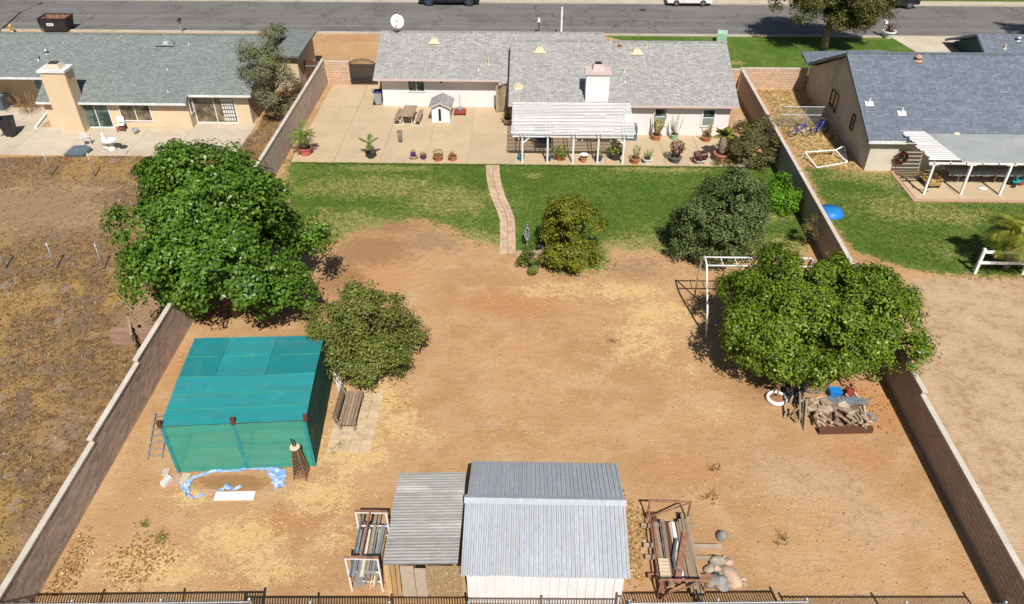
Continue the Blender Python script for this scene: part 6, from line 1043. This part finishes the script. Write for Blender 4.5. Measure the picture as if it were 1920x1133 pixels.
def car(name, label, cat, loc, rz, body, L_, W_, wb, r, prof, cab, rimm, ride=.0):
    c_ = thing(name, label, cat, loc, rz); b_ = MB(); n = len(prof); ring = []
    for y, k in ((-W_ / 2, .0), (-W_ / 2 + .0, .0)): pass
    cols = [(-W_ / 2 + .1, .06), (-W_ / 2, .0), (W_ / 2, .0), (W_ / 2 - .1, .06)]; vs = []
    for i, (y, ins) in enumerate(((-W_ / 2 + .0, .05), (-W_ / 2 + .12, 0.), (W_ / 2 - .12, 0.), (W_ / 2, .05))):
        for (x, z) in prof: vs.append((x * (1 - ins * .6), y, z - (ins if z > .6 else -ins * .5)))
    fs = [tuple(range(n)), tuple(range(4 * n - 1, 3 * n - 1, -1))] + [(k * n + i, (k + 1) * n + i, (k + 1) * n + (i + 1) % n, k * n + (i + 1) % n) for k in range(3) for i in range(n)]
    bo = b_.add(vs, fs).build('body', body, c_)
    g = MB(); cn = len(cab); g.add([(x, -W_ / 2 + .06 + (.16 if z > cab[0][1] + .1 else 0), z) for x, z in cab] + [(x, W_ / 2 - .06 - (.16 if z > cab[0][1] + .1 else 0), z) for x, z in cab], [tuple(range(cn)), tuple(range(2 * cn - 1, cn - 1, -1))] + [(i, cn + i, cn + (i + 1) % cn, (i + 1) % cn) for i in range(cn)]); g.build('glasshouse', M_glass, c_)
    zt = max(z for x, z in cab); xs = [x for x, z in cab if z > zt - .02]; MB().box(min(xs) - .05, max(xs) + .05, -W_ / 2 + .2, W_ / 2 - .2, zt + .001, zt + .05).build('roof', body, c_)
    for x in (-wb / 2, wb / 2):
        for y in (-W_ / 2 + .1, W_ / 2 - .1): wheel(c_, x, y, r, rimm)
    MB().box(-wb / 2 + .4, wb / 2 - .4, -W_ / 2 - .004, -W_ / 2 + .03, .25 + ride, .34 + ride).build('sill', M_dark, c_)
    for x, mm in ((-L_ / 2 + .06, M_alu), (L_ / 2 - .06, M_red)):
        for y in (-W_ / 2 + .22, W_ / 2 - .22): MB().ball((x, y, .68 + ride), (.1, .16, .08), 8, 6).build('headlight' if mm is M_alu else 'tail_light', mm, c_)
    for x in (-.35, .55): MB().box(x, x + .16, -W_ / 2 - .012, -W_ / 2 + .01, .84 + ride, .87 + ride).build('door_handle', M_alu, c_)
    MB().bar((-.75, -W_ / 2 - .12, 1.0 + ride), (-.75, -W_ / 2 + .02, .96 + ride), .14, .1).build('mirror', body, c_); return c_
sedan = [(-2.2, .3), (-2.25, .62), (-2.1, .78), (-1.1, .92), (1.6, .96), (2.2, .9), (2.27, .6), (2.2, .3)]; sedc = [(-1.15, .93), (-.35, 1.42), (.95, 1.42), (1.75, .97)]
car('parked_car', 'white sedan parked at the far kerb', 'car', tuple(G(1292, 12))[:2] + (.006,), 0, pm('car_white', (.78, .79, .8), None, 2, .25, 0, spec=.6), 4.5, 1.78, 2.6, .32, sedan, sedc, M_alu).location.y += .75
suv = [(-2.3, .42), (-2.35, .8), (-2.2, 1.0), (-1.1, 1.12), (2.2, 1.15), (2.35, 1.0), (2.33, .42)]; suvc = [(-1.1, 1.12), (-.4, 1.72), (2.0, 1.72), (2.25, 1.14)]
car('parked_car', 'black sport utility car parked beyond the street tree', 'car', tuple(G(1676, 17))[:2] + (.006,), 0, pm('car_black', (.012, .014, .022), None, 2, .2, 0, spec=.7), 4.7, 1.9, 2.75, .37, suv, suvc, M_alu, .15).location.y += .8
tru = [(-2.95, .6), (-3.0, 1.0), (-2.8, 1.22), (-1.5, 1.3), (2.9, 1.32), (3.0, 1.2), (3.0, .6)]; truc = [(-1.55, 1.3), (-.8, 1.98), (.75, 1.98), (1.0, 1.32)]
tk = car('pickup_truck', 'black raised pickup truck with blue wheel rims at the far kerb', 'truck', tuple(G(842, 11))[:2] + (.006,), 0, MATS['car_black'], 6.0, 2.0, 3.95, .45, tru, truc, pm('rim_blue', (.02, .14, .42), None, 4, .4, 0), .3); tk.location.y += .8
MB().box(-1.2, 1.2, -.9, .9, .35, .58).build('chassis', M_black, tk)
def mailbox(label, u, v_, mat, h_=1.1, post=M_white, arm=False):
    m_ = thing('mailbox', label, 'mailbox', tuple(G(u, v_))[:2] + (0,)); MB().box(-.05, .05, -.05, .05, 0, h_ - .002).build('post', post, m_); b_ = MB().prism([(-.12, -.25, h_), (.12, -.25, h_), (.12, -.25, h_ + .15), (.07, -.25, h_ + .23), (-.07, -.25, h_ + .23), (-.12, -.25, h_ + .15)], (0, .5, 0)).build('box', mat, m_); MB().box(.121, .135, .05, .09, h_ + .05, h_ + .22).build('flag', M_red, b_)
mailbox('dark mailbox on a thin post before the tan house', 342, 62, M_dark, 1.05, M_galv); mailbox('white mailbox on a dark post behind the main roof', 1010, 66, M_white, 1.2, M_dark); mailbox('white mailbox on a white post by the street tree', 1653, 69, M_white, 1.2)
hy = thing('fire_hydrant', 'yellow fire hydrant at the near kerb on the left', 'hydrant', tuple(G(24, 62))[:2] + (.0,)); MB().lathe([(.17, 0), (.17, .08), (.12, .1), (.12, .55), (.16, .57), (.16, .63), (.1, .76), (.02, .82)], (0, 0, 0), 14).build('barrel', M_yel, hy, False, True); MB().tube([(-.24, 0, .45), (.24, 0, .45)], .06, 8).tube([(0, -.22, .42), (0, 0, .42)], .075, 8).build('nozzle', M_yel, hy)
wp = thing('marker_post', 'tall thin white post rising behind the main roof', 'post', tuple(G(1052, 72))[:2] + (0,)); MB().box(-.07, .07, -.07, .07, 0, 2.6).build('shaft', M_white, wp); MB().box(-.09, .09, -.09, .09, 2.601, 2.66).build('cap', M_white, wp)
ub = thing('utility_box', 'mint green utility box on the front lawn', 'utility box', tuple(G(1352, 80))[:2] + (0,), R(-12)); MB().prism([(-.42, -.4, 0), (-.42, .4, 0), (-.42, .4, .95), (-.42, .1, 1.05), (-.42, -.4, .85)], (.84, 0, 0)).build('cabinet', M_mint, ub); MB().box(-.5, .5, -.48, .48, -.02, .03).build('pad', M_concl, ub); MB().box(-.3, .3, -.412, -.402, .15, .75).build('door', M_mint, ub)
q = G(-9, 64); la = thing('street_lamp', 'tall street lamp just off the left edge by the road', 'street lamp', (q.x, 69.2, 0)); MB().tube([(0, 0, 0), (0, 0, 7.2), (.3, .6, 7.9), (.6, 1.8, 8.1)], [.12, .08, .05, .04], 8).build('pole', M_galv, la, False, True); MB().ball((.65, 2.0, 8.05), (.18, .4, .1), 10, 6).build('lamp_head', M_galv, la, False, True)
MANHOLE = G(1205, 19); tag(MB().lathe([(.34, 0), (.34, .012), (.3, .016), (.01, .016)], (0, 0, 0), 18).build('manhole_cover', M_iron), 'dark round manhole cover in the road', 'manhole').location = (MANHOLE.x, MANHOLE.y, .005)
